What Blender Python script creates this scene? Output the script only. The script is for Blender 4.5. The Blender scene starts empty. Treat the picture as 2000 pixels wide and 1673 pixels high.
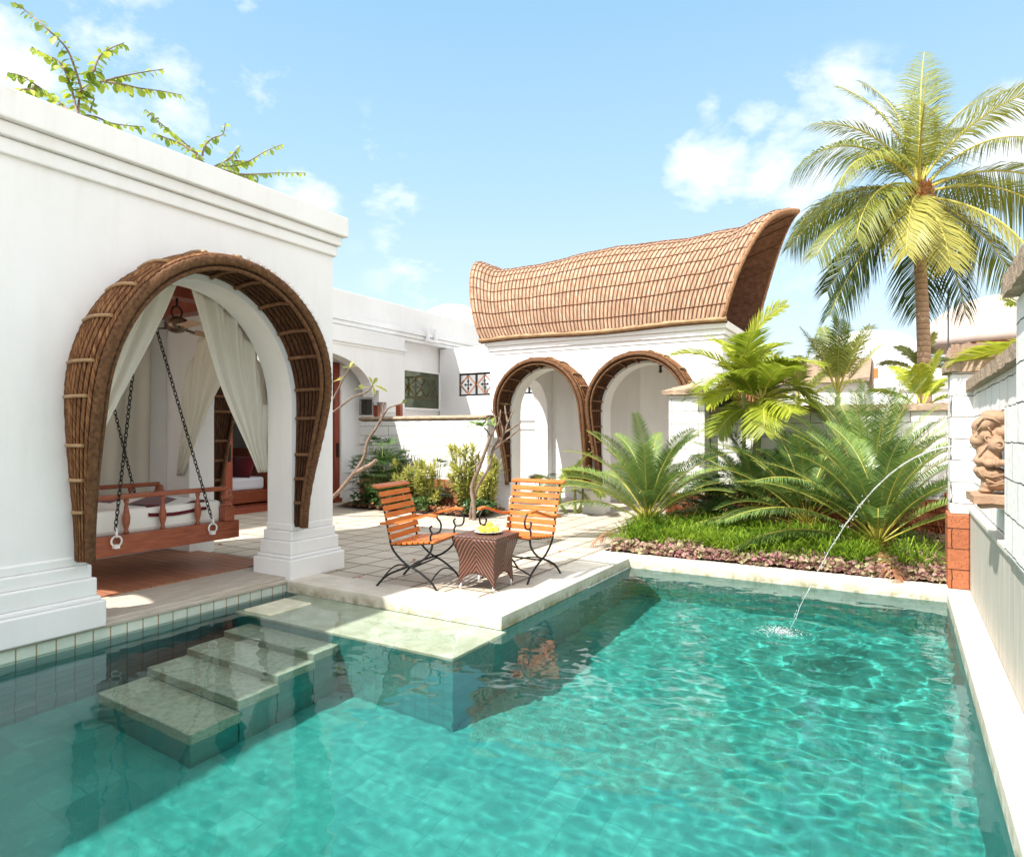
import bpy, math, random
from mathutils import Vector, noise, Matrix
random.seed(11)
SC=bpy.context.scene; COL=SC.collection
rad=math.radians; PI=math.pi
def lerp(a,b,t): return a+(b-a)*t
def sstep(t):
    t=max(0,min(1,t)); return t*t*(3-2*t)
U=random.uniform
# ------------------------------------------------------------ camera numbers (a level camera, eye 1.45 m above the deck)
FPX=1282.; HOR=846.; EYE=1.45
TH=math.atan2(760,FPX); FW=(-math.sin(TH),math.cos(TH)); RT=(math.cos(TH),math.sin(TH))
def at_y(px,py,Y):
    d=Y/(FW[1]+(px-1000)/FPX*RT[1]); s=(px-1000)/FPX*d
    return Vector((d*FW[0]+s*RT[0],Y,EYE-(py-HOR)/FPX*d))
def at_x(px,py,X):
    d=X/(FW[0]+(px-1000)/FPX*RT[0]); s=(px-1000)/FPX*d
    return Vector((X,d*FW[1]+s*RT[1],EYE-(py-HOR)/FPX*d))
# ------------------------------------------------------------ node helpers
def newmat(name):
    m=bpy.data.materials.new(name); m.use_nodes=True
    nt=m.node_tree; b=nt.nodes['Principled BSDF']
    return m,nt,b
def N(nt,t,**k):
    n=nt.nodes.new(t)
    for a,v in k.items():
        if a.startswith('i_'):
            key=a[2:]; n.inputs[int(key) if key.isdigit() else key.replace('_',' ')].default_value=v
        else: setattr(n,a,v)
    return n
def L(nt,a,b): nt.links.new(a,b)
def c4(c): return (c[0],c[1],c[2],1)
def ramp(nt,fac,stops):
    r=N(nt,'ShaderNodeValToRGB'); e=r.color_ramp.elements
    while len(e)<len(stops): e.new(.5)
    for i,(p,c) in enumerate(stops):
        e[i].position=p; e[i].color=c4(c) if not isinstance(c,(int,float)) else (c,c,c,1)
    L(nt,fac,r.inputs[0]); return r.outputs[0]
def mixc(nt,fac,a,b,mode='MIX'):
    m=N(nt,'ShaderNodeMix',data_type='RGBA',blend_type=mode)
    for s,v in ((0,fac),(6,a),(7,b)):
        if hasattr(v,'is_output'): L(nt,v,m.inputs[s])
        else: m.inputs[s].default_value=v if isinstance(v,(int,float)) else c4(v)
    return m.outputs[2]
def mth(nt,op,a,b=None,c=None):
    m=N(nt,'ShaderNodeMath',operation=op)
    for i,v in enumerate((a,b,c)):
        if v is None: continue
        if hasattr(v,'is_output'): L(nt,v,m.inputs[i])
        else: m.inputs[i].default_value=v
    return m.outputs[0]
def coord(nt,kind='Object',scale=(1,1,1),rot=(0,0,0),loc=(0,0,0)):
    t=N(nt,'ShaderNodeTexCoord'); mp=N(nt,'ShaderNodeMapping')
    mp.inputs['Scale'].default_value=scale; mp.inputs['Rotation'].default_value=rot; mp.inputs['Location'].default_value=loc
    L(nt,t.outputs[kind],mp.inputs[0]); return mp.outputs[0]
def nz(nt,vec,scale,detail=5,rough=.55,dist=0):
    n=N(nt,'ShaderNodeTexNoise'); n.inputs['Scale'].default_value=scale; n.inputs['Detail'].default_value=detail
    n.inputs['Roughness'].default_value=rough; n.inputs['Distortion'].default_value=dist
    L(nt,vec,n.inputs['Vector']); return n.outputs['Fac']
def bump(nt,h,bsdf,strength=.3,dist=.01,prev=None):
    b=N(nt,'ShaderNodeBump'); b.inputs['Strength'].default_value=strength; b.inputs['Distance'].default_value=dist
    L(nt,h,b.inputs['Height'])
    if prev: L(nt,prev,b.inputs['Normal'])
    L(nt,b.outputs[0],bsdf.inputs['Normal']); return b.outputs[0]
def pmat(name,c1,c2,scale=6,rough=.7,bs=.25,bscale=40,dist=.004,stretch=(1,1,1),metal=0,spec=.4,lo=.3,hi=.7):
    m,nt,b=newmat(name); v=coord(nt,scale=stretch)
    L(nt,ramp(nt,nz(nt,v,scale,6,.6),[(lo,c1),(hi,c2)]),b.inputs['Base Color'])
    b.inputs['Roughness'].default_value=rough; b.inputs['Metallic'].default_value=metal
    b.inputs['Specular IOR Level'].default_value=spec
    if bs: bump(nt,nz(nt,v,bscale,4,.6),b,bs,dist)
    return m
def leafmat(name,dark,lite,trans=.35,rough=.45,spot=None):
    m,nt,b=newmat(name)
    a=N(nt,'ShaderNodeAttribute',attribute_name='var')
    col=ramp(nt,a.outputs['Fac'],[(0,dark),(.55,tuple((x+y)/2 for x,y in zip(dark,lite))),(1,lite)])
    if spot:
        n=nz(nt,coord(nt),18,3); col=mixc(nt,ramp(nt,n,[(.52,0),(.62,1)]),col,spot)
    L(nt,col,b.inputs['Base Color']); b.inputs['Roughness'].default_value=rough; b.inputs['Specular IOR Level'].default_value=.35
    t=N(nt,'ShaderNodeBsdfTranslucent'); L(nt,col,t.inputs[0])
    mx=N(nt,'ShaderNodeMixShader'); mx.inputs[0].default_value=trans
    L(nt,b.outputs[0],mx.inputs[1]); L(nt,t.outputs[0],mx.inputs[2]); L(nt,mx.outputs[0],nt.nodes['Material Output'].inputs[0])
    return m
# ------------------------------------------------------------ materials
M={}
def plaster(name,base,joint=None,stain=.08):
    m,nt,b=newmat(name); v=coord(nt)
    n=nz(nt,v,1.1,7,.65); s=coord(nt,scale=(5,5,.6)); n2=nz(nt,s,1.6,5,.6)
    col=mixc(nt,ramp(nt,n,[(.35,0),(.75,1)]),base,tuple(x*(1-stain) for x in base))
    col=mixc(nt,ramp(nt,n2,[(.52,0),(.8,stain*4)]),col,(base[0]*.80,base[1]*.77,base[2]*.70))
    L(nt,col,b.inputs['Base Color']); b.inputs['Roughness'].default_value=.85; b.inputs['Specular IOR Level'].default_value=.2
    f=nz(nt,v,9,6,.6); p=bump(nt,f,b,.22,.01); bump(nt,nz(nt,v,90,3),b,.12,.003,p)
    return m
M['plaster']=plaster('white plaster',(.83,.826,.82))
M['plaster_in']=plaster('indoor plaster',(.86,.83,.79))
def blockmat(name,axis,bw,bh,base,mortar,base2,brk=.45,bs=.6,rough=.85):
    m,nt,b=newmat(name); t=N(nt,'ShaderNodeNewGeometry'); sp=N(nt,'ShaderNodeSeparateXYZ'); L(nt,t.outputs['Position'],sp.inputs[0])
    cb=N(nt,'ShaderNodeCombineXYZ'); L(nt,mth(nt,'ADD',sp.outputs[0],sp.outputs[1]),cb.inputs[0]); L(nt,sp.outputs[2],cb.inputs[1])
    v0=t.outputs['Position']; wob=nz(nt,v0,7,4)
    vadd=N(nt,'ShaderNodeVectorMath',operation='ADD'); L(nt,cb.outputs[0],vadd.inputs[0])
    wc=N(nt,'ShaderNodeCombineXYZ'); L(nt,mth(nt,'MULTIPLY',mth(nt,'SUBTRACT',wob,.5),.03),wc.inputs[0]); L(nt,mth(nt,'MULTIPLY',mth(nt,'SUBTRACT',nz(nt,v0,6.3,3),.5),.03),wc.inputs[1])
    L(nt,wc.outputs[0],vadd.inputs[1])
    br=N(nt,'ShaderNodeTexBrick'); br.offset=.5; L(nt,vadd.outputs[0],br.inputs[0])
    br.inputs['Scale'].default_value=1; br.inputs['Brick Width'].default_value=bw; br.inputs['Row Height'].default_value=bh
    br.inputs['Mortar Size'].default_value=.0045; br.inputs['Mortar Smooth'].default_value=.3
    br.inputs['Color1'].default_value=c4(base); br.inputs['Color2'].default_value=c4(base2)
    j=br.outputs['Fac']; gate=ramp(nt,nz(nt,v0,3.2,5,.7),[(brk-.06,0),(brk+.12,1)])
    col=mixc(nt,ramp(nt,nz(nt,v0,2.3,6,.65),[(.35,0),(.8,.25)]),br.outputs['Color'],tuple(x*.8 for x in base2))
    col=mixc(nt,mth(nt,'MULTIPLY',j,gate),col,mortar)
    L(nt,col,b.inputs['Base Color']); b.inputs['Roughness'].default_value=rough; b.inputs['Specular IOR Level'].default_value=.2
    h=mth(nt,'SUBTRACT',nz(nt,v0,16,6,.65),mth(nt,'MULTIPLY',j,1.2)); bump(nt,h,b,bs,.012)
    return m
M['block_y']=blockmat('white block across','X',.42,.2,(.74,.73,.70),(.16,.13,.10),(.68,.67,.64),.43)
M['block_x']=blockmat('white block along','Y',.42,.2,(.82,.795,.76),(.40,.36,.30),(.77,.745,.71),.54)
M['laterite_y']=blockmat('red laterite across','X',.36,.19,(.40,.14,.065),(.07,.025,.015),(.31,.10,.045),.2,1.)
M['laterite_x']=blockmat('red laterite along','Y',.36,.19,(.36,.10,.045),(.07,.025,.015),(.28,.075,.035),.2,1.)
for k in ('laterite_y','laterite_x'):
    nt=M[k].node_tree; b=nt.nodes['Principled BSDF']; src=b.inputs['Base Color'].links[0].from_socket
    vo=N(nt,'ShaderNodeTexVoronoi'); vo.inputs['Scale'].default_value=60; L(nt,coord(nt),vo.inputs[0])
    L(nt,mixc(nt,ramp(nt,vo.outputs['Distance'],[(.12,.85),(.35,0)]),src,(.09,.03,.018)),b.inputs['Base Color'])
def pavers():
    m,nt,b=newmat('stone pavers'); g=N(nt,'ShaderNodeNewGeometry'); v=g.outputs['Position']
    mp=N(nt,'ShaderNodeMapping'); mp.inputs['Location'].default_value=(.199,-.126,0); L(nt,v,mp.inputs[0]); br=N(nt,'ShaderNodeTexBrick'); br.offset=0; L(nt,mp.outputs[0],br.inputs[0]); br.inputs['Scale'].default_value=1
    br.inputs['Brick Width'].default_value=.378; br.inputs['Row Height'].default_value=.378; br.inputs['Mortar Size'].default_value=.011; br.inputs['Mortar Smooth'].default_value=.2
    br.inputs['Color1'].default_value=(.56,.49,.40,1); br.inputs['Color2'].default_value=(.45,.385,.31,1)
    n=nz(nt,v,2.5,7,.65); col=mixc(nt,ramp(nt,n,[(.35,0),(.75,.5)]),br.outputs['Color'],(.36,.30,.23))
    jc=mixc(nt,ramp(nt,nz(nt,v,5,4),[(.4,0),(.6,1)]),(.12,.065,.03),(.09,.085,.03))
    col=mixc(nt,mth(nt,'MULTIPLY',br.outputs['Fac'],ramp(nt,nz(nt,v,3.5,5,.7),[(.25,.35),(.5,1)])),col,jc)
    L(nt,col,b.inputs['Base Color']); b.inputs['Roughness'].default_value=.75; b.inputs['Specular IOR Level'].default_value=.25
    bump(nt,mth(nt,'SUBTRACT',nz(nt,v,30,5),br.outputs['Fac']),b,.4,.006); return m
M['pavers']=pavers()
def coping():
    m,nt,b=newmat('pale coping stone'); g=N(nt,'ShaderNodeNewGeometry'); v=g.outputs['Position']
    n=nz(nt,v,3,7,.65,.4); col=ramp(nt,n,[(.3,(.50,.45,.36)),(.6,(.66,.61,.52)),(.8,(.70,.66,.58))])
    sx=N(nt,'ShaderNodeSeparateXYZ'); L(nt,v,sx.inputs[0])
    lowz=mth(nt,'MULTIPLY',ramp(nt,sx.outputs[2],[(0,1),(.001,0)]),1)
    moss=ramp(nt,nz(nt,v,9,5,.7),[(.42,0),(.62,.75)])
    f=mth(nt,'MULTIPLY',moss,ramp(nt,mth(nt,'ADD',mth(nt,'MULTIPLY',sx.outputs[2],8),.85),[(.2,1),(.8,0)]))
    col=mixc(nt,f,col,(.22,.20,.08)); L(nt,col,b.inputs['Base Color'])
    b.inputs['Roughness'].default_value=.7; b.inputs['Specular IOR Level'].default_value=.25
    bump(nt,nz(nt,v,45,5,.65),b,.25,.004); return m
M['coping']=coping()
def tiles(name,axes,size,ca,cb_,grout,gsize=.004,rough=.35):
    m,nt,b=newmat(name); g=N(nt,'ShaderNodeNewGeometry'); sp=N(nt,'ShaderNodeSeparateXYZ'); L(nt,g.outputs['Position'],sp.inputs[0])
    cb=N(nt,'ShaderNodeCombineXYZ'); L(nt,sp.outputs['XYZ'.index(axes[0])],cb.inputs[0]); L(nt,sp.outputs['XYZ'.index(axes[1])],cb.inputs[1])
    br=N(nt,'ShaderNodeTexBrick'); br.offset=0; L(nt,cb.outputs[0],br.inputs[0]); br.inputs['Scale'].default_value=1
    br.inputs['Brick Width'].default_value=size; br.inputs['Row Height'].default_value=size; br.inputs['Mortar Size'].default_value=gsize
    br.inputs['Color1'].default_value=c4(ca); br.inputs['Color2'].default_value=c4(cb_); br.inputs['Bias'].default_value=0
    n=nz(nt,g.outputs['Position'],2.2,7,.7); col=mixc(nt,ramp(nt,n,[(.35,0),(.7,.7)]),br.outputs['Color'],tuple(x*.72 for x in cb_))
    n2=nz(nt,g.outputs['Position'],16,5,.7); col=mixc(nt,ramp(nt,n2,[(.55,0),(.75,.35)]),col,tuple(min(1,x*1.4+.03) for x in ca))
    col=mixc(nt,br.outputs['Fac'],col,grout); L(nt,col,b.inputs['Base Color']); b.inputs['Roughness'].default_value=rough
    bump(nt,mth(nt,'SUBTRACT',n2,br.outputs['Fac']),b,.25,.003); return m
TEAL=((.058,.37,.315),(.026,.265,.228),(.032,.27,.232))
M['pool_floor']=tiles('green pool tiles','XY',.2,*TEAL)
M['pool_wx']=tiles('green wall tiles along','YZ',.125,(.11,.32,.31),(.08,.26,.26),(.05,.13,.12),.004)
M['pool_wy']=tiles('green wall tiles across','XZ',.125,(.04,.30,.27),(.03,.24,.22),(.03,.18,.16),.004)
M['band']=tiles('pale band tiles','YZ',.125,(.74,.79,.70),(.62,.72,.62),(.34,.24,.12),.005)
M['shelf']=pmat('pale ledge stone',(.50,.49,.34),(.76,.74,.58),7,.6,.4,55,.006)
M['step']=pmat('step stone',(.28,.33,.24),(.52,.55,.42),26,.6,.5,55,.006)  # darker, greener tone stands in for light absorbed by the water
M['threshold']=pmat('threshold stone',(.38,.33,.27),(.56,.50,.42),4,.6,.2,40,.003,stretch=(6,1,6))
M['clad']=pmat('grey stone cladding',(.40,.37,.32),(.57,.53,.46),3,.7,.2,60,.003,stretch=(9,9,.7))
M['capstone']=pmat('weathered cap stone',(.22,.15,.10),(.46,.35,.25),14,.9,.9,35,.015)
M['soil']=pmat('dark soil',(.05,.03,.02),(.13,.08,.05),12,.95,.8,40,.02)
M['ground']=pmat('sandy ground',(.33,.27,.19),(.45,.38,.28),2,.95,.3,30,.01)
M['hood_rope']=pmat('coir rope',(.07,.03,.012),(.21,.10,.042),30,.9,1.,120,.012)
M['bamboo']=pmat('split bamboo',(.24,.13,.06),(.42,.27,.14),8,.6,.3,60,.004)
M['bamboo_dark']=pmat('dark cane batten',(.10,.045,.02),(.24,.12,.055),10,.8,.4,60,.004)
def wicker(name,c1,c2,line,nu,rows=None,strand=40,inner=False):
    """u along the arch (metres), v across 0..1: bundles of straw lying along u, tied by dark cord"""
    m,nt,b=newmat(name); t=N(nt,'ShaderNodeTexCoord'); sp=N(nt,'ShaderNodeSeparateXYZ'); L(nt,t.outputs['UV'],sp.inputs[0])
    u,v=sp.outputs[0],sp.outputs[1]
    vb=mth(nt,'MULTIPLY',v,nu); fr=mth(nt,'FRACT',vb); idx=mth(nt,'FLOOR',vb)
    edge=mth(nt,'ABSOLUTE',mth(nt,'SUBTRACT',fr,.5))
    ln=ramp(nt,edge,[(.33-.04*(nu>20),0),(.45,1)])
    cb=N(nt,'ShaderNodeCombineXYZ'); L(nt,mth(nt,'MULTIPLY',u,1.),cb.inputs[0]); L(nt,idx,cb.inputs[1])
    sk=mth(nt,'ADD',mth(nt,'MULTIPLY',u,strand),mth(nt,'MULTIPLY',fr,5.)); 
    c2_=N(nt,'ShaderNodeCombineXYZ'); L(nt,sk,c2_.inputs[0]); L(nt,idx,c2_.inputs[1]); L(nt,mth(nt,'MULTIPLY',fr,.9),c2_.inputs[2])
    st=nz(nt,c2_.outputs[0],1.,4,.7); big=nz(nt,cb.outputs[0],3.,4,.6)
    col=ramp(nt,st,[(.28,tuple(x*.55 for x in c1)),(.45,c1),(.62,c2),(.8,tuple(min(1,x*1.25) for x in c2))])
    col=mixc(nt,ramp(nt,big,[(.35,.55),(.65,0)]),col,tuple(x*.5 for x in c1))
    col=mixc(nt,mth(nt,'MULTIPLY',ln,.9),col,line)
    L(nt,col,b.inputs['Base Color']); b.inputs['Roughness'].default_value=.85; b.inputs['Specular IOR Level'].default_value=.2
    bump(nt,mth(nt,'SUBTRACT',st,mth(nt,'MULTIPLY',ln,1.5)),b,.9,.012); return m
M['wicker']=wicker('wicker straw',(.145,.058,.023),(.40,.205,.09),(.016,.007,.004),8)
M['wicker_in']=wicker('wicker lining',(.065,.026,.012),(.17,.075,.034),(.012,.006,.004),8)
M['roof_straw']=wicker('roof matting',(.42,.19,.085),(.70,.42,.24),(.15,.055,.025),8,strand=30)
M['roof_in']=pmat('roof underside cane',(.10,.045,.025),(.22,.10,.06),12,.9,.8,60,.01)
M['cord']=pmat('dark binding cord',(.10,.04,.02),(.20,.09,.045),20,.85,.4,80,.004)
M['teak']=pmat('oiled teak',(.20,.048,.022),(.34,.095,.042),3,.38,.15,30,.002,stretch=(14,2,14),spec=.5)
M['slat']=pmat('orange varnished slat',(.44,.085,.012),(.62,.19,.03),4,.42,.15,30,.002,stretch=(1.5,12,12),spec=.5)
M['redwood']=pmat('red brown joinery',(.20,.035,.018),(.30,.07,.035),3,.4,.1,30,.002,stretch=(10,10,1),spec=.5)
def planks():
    m,nt,b=newmat('deck planks'); v=coord(nt); sp=N(nt,'ShaderNodeSeparateXYZ'); L(nt,v,sp.inputs[0])
    k=mth(nt,'MULTIPLY',sp.outputs[1],8.5); f=mth(nt,'ABSOLUTE',mth(nt,'SUBTRACT',mth(nt,'FRACT',k),.5)); j=ramp(nt,f,[(.46,0),(.485,1)])
    c=N(nt,'ShaderNodeCombineXYZ'); L(nt,mth(nt,'MULTIPLY',sp.outputs[0],1.2),c.inputs[0]); L(nt,mth(nt,'MULTIPLY',sp.outputs[1],26),c.inputs[1]); L(nt,mth(nt,'FLOOR',k),c.inputs[2])
    n=nz(nt,c.outputs[0],1.4,5); col=ramp(nt,n,[(.3,(.30,.115,.06)),(.7,(.47,.21,.12))])
    L(nt,mixc(nt,j,col,(.05,.02,.012)),b.inputs['Base Color']); b.inputs['Roughness'].default_value=.5
    bump(nt,mth(nt,'SUBTRACT',mth(nt,'MULTIPLY',n,.2),j),b,.5,.006); return m
M['planks']=planks()
M['iron']=pmat('black wrought iron',(.012,.011,.012),(.03,.028,.028),20,.42,.3,90,.002,metal=.6,spec=.5)
M['white_metal']=pmat('white painted metal',(.70,.69,.67),(.8,.79,.77),10,.4,.1,60,.002)
M['fan_metal']=pmat('bronze fan metal',(.10,.07,.05),(.25,.19,.14),9,.25,0,metal=.9)
M['fan_blade']=pmat('fan blade wood',(.45,.28,.18),(.58,.38,.26),3,.5,.1,40,.002,stretch=(1,8,8))
def cloth(name,c,trans=.3,rough=.9):
    m,nt,b=newmat(name); v=coord(nt); n=nz(nt,v,5,4)
    col=mixc(nt,n,tuple(x*.95 for x in c),c); L(nt,col,b.inputs['Base Color']); b.inputs['Roughness'].default_value=rough; b.inputs['Specular IOR Level'].default_value=.1
    b.inputs['Sheen Weight'].default_value=.15
    bump(nt,nz(nt,v,260,2),b,.12,.001)
    if trans:
        t=N(nt,'ShaderNodeBsdfTranslucent'); L(nt,col,t.inputs[0]); mx=N(nt,'ShaderNodeMixShader'); mx.inputs[0].default_value=trans
        L(nt,b.outputs[0],mx.inputs[1]); L(nt,t.outputs[0],mx.inputs[2]); L(nt,mx.outputs[0],nt.nodes['Material Output'].inputs[0])
    return m
M['curtain']=cloth('cream voile',(.87,.85,.78),.5)
M['linen']=cloth('white linen',(.80,.77,.72),0)
M['sheet']=cloth('white sheet',(.75,.75,.80),0)
M['maroon']=cloth('maroon fabric',(.11,.012,.018),0)
M['sand']=pmat('carved sandstone',(.27,.165,.10),(.41,.265,.17),7,.9,.8,50,.006)
M['lemon']=pmat('lemon skin',(.78,.62,.03),(.86,.76,.10),8,.35,.35,120,.003)
M['plate']=pmat('glazed plate',(.70,.72,.55),(.80,.80,.70),6,.2,0)
def rattan():
    m,nt,b=newmat('woven rattan'); t=N(nt,'ShaderNodeTexCoord'); sp=N(nt,'ShaderNodeSeparateXYZ'); L(nt,t.outputs['UV'],sp.inputs[0])
    a=mth(nt,'ABSOLUTE',mth(nt,'SUBTRACT',sp.outputs[0],.5))
    k=mth(nt,'ADD',mth(nt,'MULTIPLY',a,11),mth(nt,'MULTIPLY',sp.outputs[1],22)); f=mth(nt,'FRACT',k)
    tri=mth(nt,'ABSOLUTE',mth(nt,'SUBTRACT',f,.5)); n=nz(nt,coord(nt),40,3)
    col=ramp(nt,tri,[(.06,(.23,.10,.062)),(.22,(.11,.043,.028)),(.38,(.018,.007,.005))]); col=mixc(nt,mth(nt,'MULTIPLY',n,.4),col,(.10,.04,.028))
    L(nt,col,b.inputs['Base Color']); b.inputs['Roughness'].default_value=.4; bump(nt,mth(nt,'SUBTRACT',1,tri),b,.9,.012); return m
M['rattan']=rattan()
def glassy(name,tint,rough=.02,ior=1.5):
    m,nt,b=newmat(name); g=N(nt,'ShaderNodeBsdfGlossy'); g.inputs['Roughness'].default_value=rough
    t=N(nt,'ShaderNodeBsdfTransparent'); t.inputs[0].default_value=c4(tint); fr=N(nt,'ShaderNodeFresnel'); fr.inputs[0].default_value=ior
    mx=N(nt,'ShaderNodeMixShader'); L(nt,fr.outputs[0],mx.inputs[0]); L(nt,t.outputs[0],mx.inputs[1]); L(nt,g.outputs[0],mx.inputs[2])
    L(nt,mx.outputs[0],nt.nodes['Material Output'].inputs[0]); return m
M['pane']=glassy('window glass',(.72,.76,.68),ior=1.22)
M['pane_door']=glassy('door glass',(.72,.80,.74))
M['green_drape']=cloth('pale green drape',(.48,.58,.47),0)
def watermat():
    m,nt,b=newmat('pool water'); nt.nodes.remove(b)
    g=N(nt,'ShaderNodeBsdfGlass'); g.inputs['IOR'].default_value=1.33; g.inputs['Roughness'].default_value=0; g.inputs['Color'].default_value=(.92,.995,.985,1)
    L(nt,g.outputs[0],nt.nodes['Material Output'].inputs[0]); return m
M['water']=watermat()
def jetmat():
    m,nt,b=newmat('jet water'); b.inputs['Base Color'].default_value=(.95,.97,.98,1); b.inputs['Roughness'].default_value=.15
    b.inputs['Transmission Weight'].default_value=.75; b.inputs['IOR'].default_value=1.2; return m
M['jet']=jetmat()
# foliage
M['coco']=leafmat('coconut leaflet',(.04,.08,.015),(.35,.36,.065),.38)
M['coco_yellow']=leafmat('yellowing coconut leaflet',(.20,.21,.04),(.47,.43,.10),.35)
M['areca']=leafmat('lime palm leaflet',(.14,.21,.018),(.50,.54,.055),.45)
M['areca_dim']=leafmat('green palm leaflet',(.07,.13,.018),(.36,.39,.075),.38)
M['cycad']=leafmat('cycad leaflet',(.022,.07,.018),(.26,.37,.09),.30,.28)
M['rhapis']=leafmat('dark fan leaflet',(.016,.05,.016),(.11,.19,.05),.3,.35)
M['dracaena']=leafmat('variegated leaf',(.15,.22,.035),(.66,.60,.17),.4)
M['grass']=leafmat('ribbon grass',(.05,.14,.010),(.36,.49,.045),.42)
M['purple']=leafmat('purple ground leaf',(.32,.13,.15),(.50,.50,.26),.38,.4,(.52,.26,.29))
M['litter']=leafmat('dry leaf',(.14,.045,.02),(.50,.25,.12),.1,.8)
M['heart']=leafmat('sapling leaf',(.12,.20,.02),(.46,.52,.06),.5)
M['plum_leaf']=leafmat('plumeria leaf',(.05,.12,.02),(.24,.34,.07),.4)
M['plum_yellow']=leafmat('yellow green leaf',(.20,.24,.04),(.48,.44,.12),.4)
M['stem']=pmat('yellow frond stalk',(.34,.33,.05),(.52,.42,.09),6,.5,.1,40,.002)
M['stem_green']=pmat('green stalk',(.14,.19,.05),(.30,.32,.10),6,.5,.1,40,.002)
M['bark']=pmat('grey brown bark',(.11,.075,.055),(.29,.21,.155),14,.85,.6,50,.006)
M['fibre']=pmat('orange stem fibre',(.24,.09,.03),(.50,.22,.09),20,.95,.8,60,.01)
def trunkmat():
    m,nt,b=newmat('ringed palm trunk'); v=coord(nt); sp=N(nt,'ShaderNodeSeparateXYZ'); L(nt,v,sp.inputs[0])
    w=mth(nt,'FRACT',mth(nt,'ADD',mth(nt,'MULTIPLY',sp.outputs[2],9),mth(nt,'MULTIPLY',nz(nt,v,3,3),1.2)))
    col=ramp(nt,w,[(0,(.09,.05,.03)),(.15,(.30,.19,.12)),(.9,(.42,.28,.18))])
    L(nt,mixc(nt,ramp(nt,nz(nt,v,25,4),[(.4,0),(.7,.5)]),col,(.16,.09,.055)),b.inputs['Base Color']); b.inputs['Roughness'].default_value=.9
    bump(nt,w,b,.7,.01); return m
M['trunk']=trunkmat()
M['orange']=pmat('orange shutter paint',(.55,.12,.02),(.62,.16,.03),6,.6,.1,30,.002)
M['dim']=pmat('dark opening',(.08,.07,.06),(.13,.11,.09),3,.8,0)
M['thatch']=pmat('old thatch',(.24,.15,.10),(.40,.28,.20),12,.95,.8,50,.02,stretch=(1,1,5))
M['gravel']=pmat('pale gravel',(.5,.47,.42),(.75,.72,.66),40,.9,.8,80,.01)
M['capback']=pmat('grey green room beyond glass',(.20,.20,.16),(.42,.42,.36),2,.8,0)
M['roof_rope']=pmat('roof rim cane',(.22,.10,.05),(.46,.26,.14),30,.9,1.,120,.012)
M['lattice_wood']=pmat('faded red timber',(.30,.13,.08),(.44,.22,.14),6,.7,.2,40,.002)
M['rose']=pmat('rose plaster',(.42,.33,.29),(.52,.42,.37),2,.85,0)
M['lantern']=pmat('black pierced iron',(.02,.018,.018),(.05,.045,.04),20,.5,.2,60,.002,metal=.5)
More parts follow.
